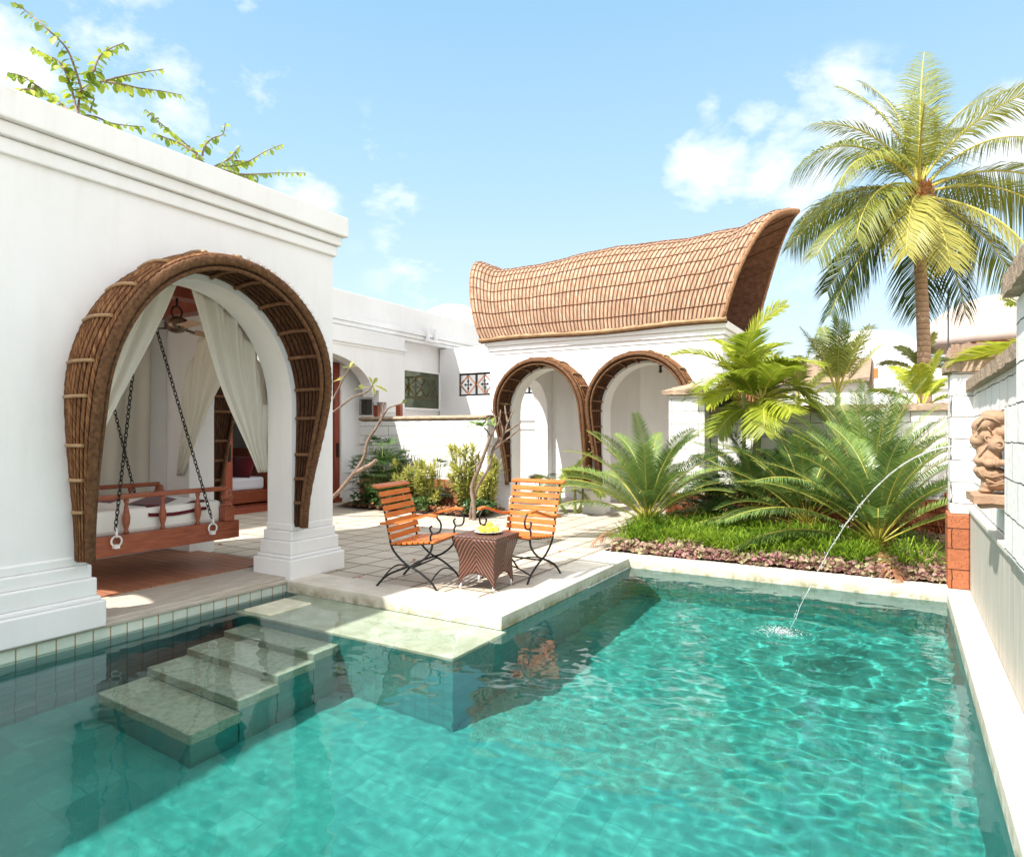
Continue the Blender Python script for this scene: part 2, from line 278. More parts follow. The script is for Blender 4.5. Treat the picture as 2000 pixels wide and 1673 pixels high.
# ------------------------------------------------------------ mesh builder
class MB:
    def __init__(s): s.v=[];s.f=[];s.uv={};s.var=[];s.sm=[]
    def vert(s,p): s.v.append((p[0],p[1],p[2])); return len(s.v)-1
    def face(s,ids,var=.5,smooth=False): s.f.append(tuple(ids)); s.var.append(var); s.sm.append(smooth)
    def poly(s,pts,var=.5,smooth=False): s.face([s.vert(p) for p in pts],var,smooth)
    def box(s,x0,x1,y0,y1,z0,z1):
        i=len(s.v); s.v+=[(x0,y0,z0),(x1,y0,z0),(x1,y1,z0),(x0,y1,z0),(x0,y0,z1),(x1,y0,z1),(x1,y1,z1),(x0,y1,z1)]
        for q in ((3,2,1,0),(4,5,6,7),(0,1,5,4),(1,2,6,5),(2,3,7,6),(3,0,4,7)): s.face([i+k for k in q])
    def bar(s,p,q,w,h,up=(0,0,1)):
        """a rectangular bar from p to q, w wide (sideways) and h thick (along up)"""
        p=Vector(p);q=Vector(q);d=(q-p).normalized();up=Vector(up);sd=d.cross(up).normalized();u=sd.cross(d)
        i=len(s.v)
        for c in (p,q):
            for a,b in ((-1,-1),(1,-1),(1,1),(-1,1)): s.vert(c+sd*a*w/2+u*b*h/2)
        for k in ((3,2,1,0),(4,5,6,7),(0,1,5,4),(1,2,6,5),(2,3,7,6),(3,0,4,7)): s.face([i+j for j in k])
    def tube(s,pts,r,n=6,cap=True,var=.5,flat=1.):
        pts=[Vector(p) for p in pts]; m=len(pts)
        R=r if isinstance(r,(list,tuple)) else [r]*m
        t=(pts[1]-pts[0]).normalized(); a=Vector((0,0,1)) if abs(t.z)<.9 else Vector((1,0,0)); nn=t.cross(a).normalized()
        base=len(s.v)
        for i in range(m):
            t2=(pts[min(i+1,m-1)]-pts[max(i-1,0)]).normalized()
            nn=(nn-t2*nn.dot(t2)).normalized(); bb=t2.cross(nn)
            for k in range(n):
                an=2*PI*k/n; s.vert(pts[i]+(nn*math.cos(an)+bb*math.sin(an)*flat)*R[i])
        for i in range(m-1):
            for k in range(n):
                a0=base+i*n+k;a1=base+i*n+(k+1)%n; s.face((a0,a1,a1+n,a0+n),var,True)
        if cap:
            s.face([base+k for k in range(n)][::-1],var); s.face([base+(m-1)*n+k for k in range(n)],var)
    def ring(s,c,r,w,axis,n=14,k=6,sx=1,sy=1):
        ax=Vector(axis).normalized();a=ax.orthogonal().normalized();b=ax.cross(a);c=Vector(c);base=len(s.v)
        for i in range(n):
            t=2*PI*i/n;d=a*math.cos(t)*sx+b*math.sin(t)*sy
            for j in range(k):
                u=2*PI*j/k; s.vert(c+d*r+(d.normalized()*math.cos(u)+ax*math.sin(u))*w)
        for i in range(n):
            for j in range(k):
                s.face((base+i*k+j,base+((i+1)%n)*k+j,base+((i+1)%n)*k+(j+1)%k,base+i*k+(j+1)%k),.5,True)
    def lathe(s,prof,c,n=16,sq=1.):
        base=len(s.v);m=len(prof)
        for r,z in prof:
            for k in range(n):
                t=2*PI*k/n; s.vert((c[0]+r*math.cos(t),c[1]+r*math.sin(t),c[2]+z))
        for i in range(m-1):
            for k in range(n): s.face((base+i*n+k,base+i*n+(k+1)%n,base+(i+1)*n+(k+1)%n,base+(i+1)*n+k),.5,True)
        s.face([base+k for k in range(n)][::-1]); s.face([base+(m-1)*n+k for k in range(n)])
    def blob(s,c,r,rot=None,nu=12,nv=8,jit=0):
        base=len(s.v); c=Vector(c)
        for i in range(nv+1):
            ph=PI*i/nv
            for k in range(nu):
                t=2*PI*k/nu; d=Vector((math.sin(ph)*math.cos(t)*r[0],math.sin(ph)*math.sin(t)*r[1],math.cos(ph)*r[2]))
                if jit: d*=1+jit*noise.noise(d*9+c*3)
                if rot: d=rot@d
                s.vert(c+d)
        for i in range(nv):
            for k in range(nu): s.face((base+i*nu+k,base+(i+1)*nu+k,base+(i+1)*nu+(k+1)%nu,base+i*nu+(k+1)%nu),.5,True)
    def grid(s,nu,nv,fn,uvf=None,flip=False,smooth=True):
        base=len(s.v)
        for i in range(nu+1):
            for j in range(nv+1):
                k=s.vert(fn(i/nu,j/nv))
                if uvf: s.uv[k]=uvf(i/nu,j/nv)
        for i in range(nu):
            for j in range(nv):
                a=base+i*(nv+1)+j; q=(a,a+1,a+nv+2,a+nv+1); s.face(q[::-1] if flip else q,.5,smooth)
    def build(s,name,mat,parent=None,bev=0):
        off=Vector((0,0,0)); o=parent
        while o: off+=Vector(o.location); o=o.parent
        me=bpy.data.meshes.new(name); me.from_pydata([(x-off.x,y-off.y,z-off.z) for x,y,z in s.v],[],s.f)
        me.polygons.foreach_set('use_smooth',s.sm)
        at=me.attributes.new('var','FLOAT','FACE'); at.data.foreach_set('value',s.var)
        if s.uv:
            uvl=me.uv_layers.new(name='UVMap'); li=[0]*len(me.loops); me.loops.foreach_get('vertex_index',li)
            flat=[];
            for i in li: flat+=s.uv.get(i,(0,0))
            uvl.data.foreach_set('uv',flat)
        me.update(); o=bpy.data.objects.new(name,me); COL.objects.link(o)
        me.materials.append(M[mat] if isinstance(mat,str) else mat)
        if parent: o.parent=parent
        if bev:
            b=o.modifiers.new('bevel','BEVEL'); b.width=bev; b.segments=2; b.limit_method='ANGLE'; b.angle_limit=rad(40)
        return o
def tag(o,label=None,cat=None,group=None,kind=None):
    if label: o['label']=label
    if cat: o['category']=cat
    if group: o['group']=group
    if kind: o['kind']=kind
    return o
def thing(name,loc,label,cat,group=None):
    o=bpy.data.objects.new(name,None); o.location=loc; o.empty_display_size=.1; COL.objects.link(o); return tag(o,label,cat,group)
def struct(o): o['kind']='structure'; return o
def stuff(o): o['kind']='stuff'; return o
def copy_tree(o,parent=None):
    c=o.copy(); COL.objects.link(c)
    if parent: c.parent=parent
    for ch in [x for x in bpy.data.objects if x.parent==o]: copy_tree(ch,c)
    return c
def boxmesh(name,mat,parent,*boxes,bev=0):
    b=MB()
    for q in boxes: b.box(*q)
    return b.build(name,mat,parent,bev)
# ------------------------------------------------------------ arches and hoods
def arch_z(u,op):
    c,h,zs,b,zf=op; d=(u-c)/h
    return zs+b*math.sqrt(max(0,1-d*d))
def arch_wall(b,axis,p0,p1,u0,u1,z0,z1,ops,n=36):
    """a wall p0..p1 thick across `axis`, running u0..u1 the other way, with arched openings (centre, half width, spring, rise, foot)"""
    P=(lambda p,u,z:(p,u,z)) if axis=='x' else (lambda p,u,z:(u,p,z))
    def strip(ua,ub,za,zb,ta,tb):
        for p in (p0,p1):
            b.poly([P(p,ua,za),P(p,ub,zb),P(p,ub,tb),P(p,ua,ta)])
    u=u0
    for op in sorted(ops):
        c,h,zs,rise,zf=op
        strip(u,c-h,z0,z0,z1,z1)
        us=[c-h*math.cos(PI*i/n) for i in range(n+1)]
        zz=[arch_z(x,op) for x in us]
        for i in range(n):
            strip(us[i],us[i+1],zz[i],zz[i+1],z1,z1)
            b.poly([P(p0,us[i],zz[i]),P(p1,us[i],zz[i]),P(p1,us[i+1],zz[i+1]),P(p0,us[i+1],zz[i+1])],smooth=True)
        for e in (c-h,c+h): b.poly([P(p0,e,zf),P(p1,e,zf),P(p1,e,zs),P(p0,e,zs)])
        if zf>z0: strip(c-h,c+h,z0,z0,zf,zf); b.poly([P(p0,c-h,zf),P(p1,c-h,zf),P(p1,c+h,zf),P(p0,c+h,zf)])
        u=c+h
    strip(u,u1,z0,z0,z1,z1)
    b.poly([P(p0,u0,z1),P(p1,u0,z1),P(p1,u1,z1),P(p0,u1,z1)])
    for e in (u0,u1): b.poly([P(p0,e,z0),P(p1,e,z0),P(p1,e,z1),P(p0,e,z1)])
def hood(parent,origin,udir,wdir,half,zs,rise,zfoot,depth,back=.15,flare=.0,fuzz=900,band=.27,rimr=.040):
    """a basket hood: wraps an arch (u along the wall, w out of it); its depth shrinks towards the two feet"""
    O=Vector(origin); ud=Vector(udir); wd=Vector(wdir); Z=Vector((0,0,1))
    path=[]
    m=10; na=64
    for i in range(m): path.append((-half,lerp(zfoot,zs,i/m)))
    for i in range(na+1):
        t=PI*i/na; path.append((-half*math.cos(t),zs+rise*math.sin(t)))
    for i in range(1,m+1): path.append((half,lerp(zs,zfoot,i/m)))
    n=len(path); nor=[]; ln=[0]
    for i in range(n):
        a=path[max(0,i-1)]; c=path[min(n-1,i+1)]; du,dz=c[0]-a[0],c[1]-a[1]; l=math.hypot(du,dz) or 1; nor.append((-dz/l,du/l))
        if i: ln.append(ln[-1]+math.hypot(path[i][0]-path[i-1][0],path[i][1]-path[i-1][1]))
    nor=[(x,z) for x,z in nor]
    def D(z):
        t=(z-zfoot)/(zs+rise-zfoot); return depth*(.30+.70*sstep(t*1.2))
    def taper(z): return .45+.55*sstep((z-zfoot)/(zs-zfoot))
    def pt(i,w,off):
        i0=int(min(n-2,math.floor(i))); f=i-i0
        u=lerp(path[i0][0],path[i0+1][0],f); z=lerp(path[i0][1],path[i0+1][1],f)
        nx=lerp(nor[i0][0],nor[i0+1][0],f); nzz=lerp(nor[i0][1],nor[i0+1][1],f)
        o=off*taper(z)+flare*sstep(w)*sstep((z-zfoot)/(zs-zfoot)*1.1); d=D(z)
        bul=.035*math.sin(PI*w)
        tip=0
        return O+ud*(u+nx*(o+bul))+Z*(z+nzz*(o+bul)+tip)+wd*(d*w+.005)
    def L_(i):
        i0=int(min(n-2,math.floor(i))); return lerp(ln[i0],ln[i0+1],i-i0)
    R=8; nu=(n-1)*2; nv=R*6
    h=MB()
    rib=lambda v: .016*abs(math.sin(PI*v*R))
    h.grid(nu,nv,lambda a,v: pt(a*(n-1),v,back+rib(v)),lambda a,v:(L_(a*(n-1)),v),flip=False)
    root=h.build('wicker_hood','wicker',parent)
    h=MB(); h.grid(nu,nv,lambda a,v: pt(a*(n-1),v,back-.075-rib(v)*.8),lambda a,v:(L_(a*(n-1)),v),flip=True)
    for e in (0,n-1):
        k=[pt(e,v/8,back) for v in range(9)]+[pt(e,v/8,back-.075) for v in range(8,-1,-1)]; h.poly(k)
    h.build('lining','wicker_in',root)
    r=MB(); idx=[x*.5 for x in range(0,2*(n-1)+1)]
    r.tube([pt(i,1,back-.035) for i in idx],[rimr*(.6+.4*taper(path[int(i)][1]))*(1+.07*math.sin(i*7)) for i in idx],9)
    r.tube([pt(i,1.0,back-.10)-wd*.02 for i in idx],.02,6)
    rnd=random.Random(3)
    for q in range(fuzz):
        i=rnd.uniform(0,n-1); c=pt(i,1,back-.035); an=rnd.uniform(0,2*PI)
        d=Vector((math.cos(an),math.sin(an)*.6,math.sin(an+1))).normalized(); t=(pt(min(n-1,i+.5),1,back)-pt(max(0,i-.5),1,back)).normalized()
        s0=c+d*rimr*.9; tip=s0+(d*rnd.uniform(.4,1)+t*rnd.uniform(-1.2,1.2)).normalized()*rnd.uniform(.025,.06); sd=t.cross(d).normalized()*.0022
        r.poly([s0-sd,s0+sd,tip])
    r.build('rim','hood_rope',root)
    r=MB(); r.tube([pt(i,0.04,back-.01) for i in idx],[rimr*.85*(.6+.4*taper(path[int(i)][1]))*(1+.06*math.sin(i*5)) for i in idx],8)
    r.build('back_rim','hood_rope',root)
    tot=ln[-1]; k=int(tot/band); s0=0
    for q in range(1,k):
        target=tot*q/k
        i=next(j for j in range(n) if ln[j]>=target)
        lit=MB(); lit.tube([pt(i+.12*math.sin(q*3),.07+.84*v/10,back+.022) for v in range(11)],.0175,6,flat=.8); lit.build('band','bamboo',root)
        dk=MB(); dk.tube([pt(i,.05+.88*v/10,back-.10) for v in range(11)],.019,6); dk.build('batten','bamboo_dark',root)
    # fine inner lengthwise cord
    return root
def stepped(b,x0,x1,y0,y1,steps):
    """stacked mouldings (grow outward, z0, z1)"""
    for g,z0,z1 in steps: b.box(x0-g,x1+g,y0-g,y1+g,z0,z1)
# ============================================================ SETTING
def sheet(name,mat,rects,z):
    b=MB()
    for x0,x1,y0,y1 in rects: b.poly([(x0,y0,z),(x1,y0,z),(x1,y1,z),(x0,y1,z)])
    return struct(b.build(name,mat))
PX0,PX1,PY0,PY1=-5.2,.36,.3,7.22; DX,DY=-2.71,4.41       # the pool and its notch (the deck corner)
WZ=-.10
sheet('ground','ground',[(-400,PX0-.06,-400,600),(PX1+.06,400,-400,600),(PX0-.06,PX1+.06,-400,PY0-.06),(PX0-.06,PX1+.06,PY1+.06,600),(PX0-.06,DX-.06,DY+.06,PY1+.06)],-.06)
CW=.46
sheet('paved_terrace','pavers',[(-10.2,DX-CW,DY+.42,7.75),(-10.2,-3.08,7.75,9.0),(-10.2,-2.0,9.0,13.3)],0)
sheet('near_terrace','pavers',[(-12,6,-6,PY0-.4)],0)
cp=MB()
cp.box(PX0+.02,DX,DY,DY+.42,-.11,.006); cp.box(DX-CW,DX,DY+.42,PY1,-.11,.006)
cp.box(DX-CW,.545,PY1,PY1+.33,-.11,.006); cp.box(PX1,.545,PY0-.4,PY1,-.11,.006); cp.box(PX0-.4,PX1,PY0-.4,PY0,-.11,.006)
struct(cp.build('pool_coping','coping',None,.006))
FZ=-1.30
b=MB(); b.poly([(PX0,PY0,FZ),(PX1,PY0,FZ),(PX1,PY1,FZ),(PX0,PY1,FZ)]); pf=struct(b.build('pool_floor','pool_floor'))
b=MB()
b.poly([(PX1,PY0,FZ),(PX1,PY1,FZ),(PX1,PY1,-.11),(PX1,PY0,-.11)]); b.poly([(DX+.01,DY,FZ),(DX+.01,PY1,FZ),(DX+.01,PY1,-.11),(DX+.01,DY,-.11)])
b.poly([(PX0,PY0,FZ),(PX0,DY,FZ),(PX0,DY,-.16),(PX0,PY0,-.16)])
pwx=struct(b.build('pool_side_wall','pool_wx'))
b=MB()
b.poly([(DX+.01,PY1,FZ),(PX1,PY1,FZ),(PX1,PY1,-.11),(DX+.01,PY1,-.11)]); b.poly([(PX0,DY,FZ),(DX+.01,DY,FZ),(DX+.01,DY,-.11),(PX0,DY,-.11)])
b.poly([(PX0,PY0,FZ),(PX1,PY0,FZ),(PX1,PY0,-.11),(PX0,PY0,-.11)])
pwy=struct(b.build('pool_end_wall','pool_wy'))
b=MB(); b.box(PX0-.06,PX0+.004,PY0-.4,DY+.04,-.17,.0)
struct(b.build('waterline_tiles','band'))
st=MB(); sb_=MB()
sh=MB(); sh.box(-5.0,-2.66,3.69,DY-.004,-.18,-.112); sh.box(-4.95,-4.6,3.74,4.2,-.111,-.085); pshelf=struct(sh.build('pool_shelf','shelf',None,.012))
for y1,y0,z in ((3.69,3.45,-.385),(3.45,3.12,-.53),(3.12,2.81,-.68),(2.81,2.46,-.86)): st.box(-4.82,-3.76,y0,y1+.02,z-.16,z); sb_.box(-4.815,-3.765,y0+.006,y1-.003,-1.295,z-.162)
b=MB(); b.box(-4.99,-2.67,3.70,DY-.006,-1.29,-.182); pbase=struct(b.build('pool_ledge','pool_wy')); sbody=struct(sb_.build('pool_step_body','pool_wy'))
psteps=struct(st.build('pool_steps','step',None,.012))
JET=Vector((-.75,5.45,WZ))
def ripple(x,y):
    r=math.hypot(x-JET.x,y-JET.y)
    a=.50+.45*sstep((y-2.2)/3)
    far=.6+.4*sstep((x+3.2)/2.2)
    h=a*far*(.0024*noise.noise(Vector((x*2.6+y*.8,y*3.6,1.3)))+.0023*noise.noise(Vector((x*6.5-y*1.5,y*8.5,7.1)))+.0015*noise.noise(Vector((x*15,y*19,2.2))))
    return h+.0075*math.sin(r*21)*math.exp(-r*1.3)/(1+r*.8)*(1 if r>.12 else .3)
wm=MB()
def wgrid(x0,x1,y0,y1,s=.022):
    nx=int((x1-x0)/s);ny=int((y1-y0)/s); base=len(wm.v)
    for j in range(ny+1):
        for i in range(nx+1):
            x=x0+(x1-x0)*i/nx;y=y0+(y1-y0)*j/ny; wm.v.append((x,y,WZ+ripple(x,y)))
    for j in range(ny):
        for i in range(nx):
            a=base+j*(nx+1)+i; wm.face((a,a+1,a+nx+2,a+nx+1),.5,True)
wgrid(PX0-.02,DX,PY0-.02,DY); wgrid(DX,PX1+.02,PY0-.02,PY1+.02)
import bmesh
water=struct(wm.build('water','water'))
bm=bmesh.new(); bm.from_mesh(water.data); bmesh.ops.remove_doubles(bm,verts=[v for v in bm.verts if abs(v.co.x-DX)<1e-4],dist=.003); bm.to_mesh(water.data); bm.free()
water.cycles.is_caustics_caster=True
for o in (pf,pwx,pwy,pshelf,psteps,pbase,sbody): o.cycles.is_caustics_receiver=True
# garden bed soil with a gentle rise
b=MB(); 
def bedz(x,y): return .015+.09*sstep((y-7.55)/2.2)+.02*noise.noise(Vector((x*2,y*2,0)))
b.grid(40,40,lambda u,v:(lerp(-3.05,.6,u),lerp(7.55,10.6,v),bedz(lerp(-3.05,.6,u),lerp(7.55,10.6,v))),flip=True)
struct(b.build('garden_soil','soil'))
b=MB(); b.grid(30,12,lambda u,v:(lerp(-9.6,-6.35,u),lerp(9.35,10.42,v),.02+.05*sstep(v*2)+.02*noise.noise(Vector((u*9,v*5,0)))),flip=True)
struct(b.build('planter_soil','soil'))
# ============================================================ PORCH BUILDING (left, with the swing bed)
XW=-5.25
porch=thing('porch_building',(XW,3.5,0),'white plastered porch with one big arched opening facing the pool','building')
AR=(3.565,.965,1.72,1.06,0.0)
w=MB(); arch_wall(w,'x',XW,XW-.36,-3,5.08,0.0,3.42,[AR],48)
END=(-6.56,.71,1.72,.95,0.0)
arch_wall(w,'y',5.075,4.75,-8.1,XW-.362,0,3.42,[END],40)
w.box(-8.1,-7.72,1.2,4.748,0,3.42)
arch_wall(w,'y',1.2,1.45,-7.718,XW-.362,0,3.42,[(-6.62,.92,1.72,1.0,0.0)],30)
w.build('wall','plaster',porch)
boxmesh('ceiling','plaster_in',porch,(-7.715,XW-.365,1.455,4.745,3.05,3.2))
boxmesh('ceiling_beam','redwood',porch,(-6.62,-6.42,1.46,4.74,2.86,3.045),(-7.7,-5.63,4.56,4.74,2.83,3.04))
c=MB()
for g,z0,z1 in ((.035,3.345,3.455),(.07,3.458,3.555),(.12,3.558,3.77)): c.box(-8.1-g,XW+g,1.2-g,5.08+g,z0,z1); c.box(XW-.36-g,XW+g,-3,1.199-g,z0,z1)
c.build('cornice','plaster',porch,.012)
def pedestal(y0,y1):
    b=MB()
    for g,z0,z1 in ((.10,0.0,.20),(.075,.2,.235),(.055,.235,.37),(.03,.37,.47),(.012,.47,.54)):
        b.box(XW-.36-g,XW+g,y0-g,y1+g,z0,z1)
    return b.build('pedestal','plaster',porch,.012)
pedestal(4.53,5.06); pedestal(-3,2.60)
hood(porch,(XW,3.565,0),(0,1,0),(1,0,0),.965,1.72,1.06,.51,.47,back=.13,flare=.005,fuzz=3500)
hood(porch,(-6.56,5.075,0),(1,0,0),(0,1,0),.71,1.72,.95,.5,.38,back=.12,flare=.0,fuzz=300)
boxmesh('threshold','threshold',porch,(-5.93,XW+.02,2.6,4.82,-.02,.035),(XW+.022,PX0+.02,-3,4.44,-.02,.012),bev=.006)
pl=MB(); pl.poly([(-7.7,1.46,.045),(-5.932,1.46,.045),(-5.932,4.86,.045),(-7.7,4.86,.045)]); pl.poly([(-5.932,1.46,0),(-5.932,4.55,0),(-5.932,4.55,.045),(-5.932,1.46,.045)]); pl.build('plank_floor','planks',porch)
# ============================================================ BEDROOM WING
bed=thing('bedroom_wing',(-10.2,9,0),'long low white bedroom wing behind the terrace, glass doors and stepped cornice','building')
XB=-10.2
w=MB()
w.box(XB-.3,XB,10.12,18,0,4.3)
w.box(XB-.3,XB,2,6.4,0,4.3)
w.box(XB-.3,XB,6.4,10.12,2.95,4.3)
w.box(XB-5,XB-4.8,2,18,0,4.3); w.box(XB-4.8,XB-.3,2,2.2,0,4.3); w.box(XB-4.8,XB-.3,10.4,10.6,0,4.3)
w.build('wall','plaster',bed)
boxmesh('ceiling','plaster_in',bed,(XB-4.8,XB-.3,2.2,10.4,3.0,3.2))
boxmesh('floor','redwood',bed,(XB-4.8,XB+.02,2.2,10.12,.0,.09))
c=MB()
for g,z0,z1 in ((.03,3.62,3.70),(.06,3.703,3.79),(.09,3.793,3.90),(.03,3.903,4.42)): c.box(XB-.3,XB+.2+g,2,18,z0,z1)
c.build('cornice','plaster',bed,.012)
boxmesh('scupper','plaster',bed,(XB+.292,XB+.36,12.62,12.69,3.72,4.02),(XB+.292,XB+.36,12.93,13.0,3.72,4.02),(XB+.292,XB+.42,12.58,13.04,3.66,3.716),bev=.006)
# porch slab with a shallow arch that ends in a stepped corbel
XP=-9.6
sl=MB(); n=30; op=(9.0,1.45,2.22,.82,0)
us=[7.55+2.9*i/n for i in range(n+1)]
for i in range(n):
    a,b_=us[i],us[i+1]; za,zb=arch_z(a,op),arch_z(b_,op)
    for p in (XP,XP-.28): sl.poly([(p,a,za),(p,b_,zb),(p,b_,3.6),(p,a,3.6)])
    sl.poly([(XP,a,za),(XP-.28,a,za),(XP-.28,b_,zb),(XP,b_,zb)])
sl.box(XP-.28,XP,10.45,10.62,2.36,3.6); sl.box(XP-.28,XP,10.62,10.86,2.12,3.6); sl.box(XP-.28,XP,10.86,11.46,1.9,3.6); sl.box(XP-.28,XP,7.2,7.55,1.9,3.6)
sl.box(XB,XP-.28,7.2,11.46,3.3,3.6)
sl.build('entrance_arch','plaster',bed)
c=MB()
for g,z0,z1 in ((.02,3.22,3.27),(.045,3.272,3.33)): c.box(XP-.27,XP+g,7.2,11.46+g,z0,z1)
c.build('moulding','plaster',bed,.006)
def glazed(y0,y1,drape=None):
    fr=MB(); z1=2.94
    for y in (y0,y1-.14): fr.box(XB-.2,XB-.04,y,y+.14,.09,z1)
    fr.box(XB-.2,XB-.04,y0+.14,y1-.14,z1-.14,z1); fr.box(XB-.2,XB-.04,y0+.14,y1-.14,.09,.26)
    f=fr.build('glass_door','redwood',bed,.006)
    p=MB(); p.box(XB-.13,XB-.12,y0+.14,y1-.14,.26,z1-.14); p.build('pane','pane_door',f)
    h=MB(); h.box(XB-.035,XB-.015,y1-.1,y1-.05,.95,1.25); h.build('handle','iron',f)
    if drape:
        d=MB(); d.grid(60,1,lambda u,v:(XB-.4+.035*math.sin(u*60),lerp(y0+.1,y1-.1,u),lerp(.1,2.9,v))); tag(d.build('drape','green_drape',f))
glazed(6.42,7.52); glazed(8.66,10.11,True)
wf=MB(); Y0,Y1,Z0,Z1=11.98,13.5,2.02,3.0
for q in ((Y0,Y0+.05,Z0,Z1),(Y1-.05,Y1,Z0,Z1),(Y0+.05,Y1-.05,Z0,Z0+.05),(Y0+.05,Y1-.05,Z1-.05,Z1)): wf.box(XB+.002,XB+.06,*q)
wf=wf.build('window','plaster',bed)
boxmesh('backing','capback',wf,(XB+.001,XB+.004,Y0+.05,Y1-.05,Z0+.05,Z1-.05))
boxmesh('pane','pane',wf,(XB+.045,XB+.05,Y0+.05,Y1-.05,Z0+.05,Z1-.05))
g=MB(); zz0,zz1=2.32,2.82; ym=[Y0+.1,Y0+.57,Y0+1.04,Y0+1.42]
for a,b_ in zip(ym[:-1],ym[1:]):
    g.bar((XB+.02,a,zz0),(XB+.02,b_,zz1),.035,.02,(1,0,0)); g.bar((XB+.024,a,zz1),(XB+.024,b_,zz0),.035,.02,(1,0,0))
for z in (zz0,zz1): g.bar((XB+.028,ym[0],z),(XB+.028,ym[-1],z),.04,.02,(1,0,0))
g.build('lattice','fan_blade',wf)  # a lattice reflected in the glass, built as bars behind the pane
dm=MB(); prof=[(1.25*math.cos(t*PI/2/12),1.0*math.sin(t*PI/2/12)) for t in range(12)]+[(.02,1.0)]
q=at_x(884,650,XB-2.2); dm.lathe([(1.25,-.6)]+prof,(XB-2.2,q.y,q.z-.1),28); dm.build('dome','plaster',bed)
# indoor bed and cushions
rb=thing('indoor_bed',(-12.0,7.5,.09),'low dark wood bed with white sheets seen through the glass doors','bed')
boxmesh('frame','teak',rb,(-12.9,-10.75,6.0,8.7,.12,.36),bev=.01)
m=MB(); m.box(-12.85,-10.8,6.05,8.65,.36,.60); m.build('mattress','sheet',rb,.05)
boxmesh('headboard','teak',rb,(-12.9,-10.75,8.72,8.82,.1,1.15),bev=.01)
def cushion(name,c,sz,rot,mat,label,cat,grp=None):
    mb=MB(); nn=14
    for s in (1,-1):
        mb.grid(nn,nn,lambda u,v:(sz[0]*(u-.5)*(1-.12*math.sin(PI*v)**1 *0+.0),sz[1]*(v-.5),s*sz[2]*(math.sin(PI*u)*math.sin(PI*v))**.45*(1 if True else 0)),flip=(s<0))
    o=mb.build(name,mat); o.location=c; o.rotation_euler=rot; return tag(o,label,cat,grp)
for i,(x,y,t,la) in enumerate(((-11.0,8.3,.2,'maroon cushion leaning on the headboard nearest the glass doors'),(-11.45,8.35,-.1,'middle maroon cushion on the white bed indoors'),(-11.95,8.4,.15,'maroon cushion at the far side of the indoor bed'))):
    cushion('cushion',(x,y,.80),(.46,.42,.10),(rad(70),0,t),'maroon',la,'cushion','maroon cushions on the indoor bed')
# ============================================================ COURTYARD BLOCK WALL
cw=thing('courtyard_wall',(-8.3,10.4,0),'white block wall with rounded stone coping behind the planted bed','wall')
boxmesh('wall','block_y',cw,(-9.95,-6.72,10.42,10.66,.55,1.70)); boxmesh('laterite_base','laterite_y',cw,(-9.95,-6.72,10.40,10.68,0,.548))
cc=MB(); 
k=[]
for i in range(40):
    x=lerp(-10.05,-6.72,i/39); k.append((x,10.54,1.755))
cc.tube(k,[.05]+[.11*(1+.03*math.sin(i*1.7)) for i in range(1,40)],10,flat=.62)
for v in range(len(cc.v)):
    x,y,z=cc.v[v]; d=z-1.755; cc.v[v]=(x,10.54+(y-10.54)*1.5,1.755+d*.75)
cc.build('coping','capstone',cw)
# lattice screen wall beyond it
ls=thing('lattice_screen_wall',(-9,13.6,0),'white garden wall holding a long iron and timber lattice panel','wall')
w=MB(); w.box(-10.15,-9.57,13.5,13.7,0,3.6); w.box(-9.57,-5.5,13.5,13.7,0,2.38); w.box(-9.57,-5.5,13.5,13.7,2.95,3.6); w.box(-9.57,-5.5,14.6,14.8,0,3.6); w.build('wall','plaster',ls)
w=MB(); w.box(-9.6,-5.5,13.45,13.5,1.75,1.8); w.box(-9.6,-5.5,13.46,13.5,1.55,1.6); w.build('moulding','plaster',ls,.006)
gp=MB(); LX,LP,LZ0,LZ1=-9.57,.5,2.38,2.95; LM=(LZ0+LZ1)/2
for x in [LX+LP*i for i in range(9)]: gp.box(x-.02,x+.02,13.55,13.6,LZ0,LZ1)
gp.box(LX,-5.5,13.552,13.598,LZ0,LZ0+.045); gp.box(LX,-5.5,13.552,13.598,LZ1-.045,LZ1)
for i in range(8):
    x=LX+LP*(i+.5); gp.box(x-.01,x+.01,13.56,13.58,LZ0+.08,LZ1-.08); gp.box(x-.12,x+.12,13.562,13.578,LM-.01,LM+.01)
    for dx,dz in ((.0,.09),(0,-.09),(.08,0),(-.08,0)): gp.ring((x+dx,13.57,LM+dz),.022,.011,(0,1,0),8,4)
gp=gp.build('lattice_panel','iron',ls)
for i in range(8):
    g=MB(); x=LX+LP*i; mx=x+LP/2
    for a,b_ in (((x+.02,LM),(mx,LZ1-.05)),((mx,LZ1-.05),(x+LP-.02,LM)),((x+LP-.02,LM),(mx,LZ0+.05)),((mx,LZ0+.05),(x+.02,LM))): g.bar((a[0],13.57,a[1]),(b_[0],13.57,b_[1]),.028,.035,(0,1,0))
    g.build('timber_diamond','lattice_wood',gp)
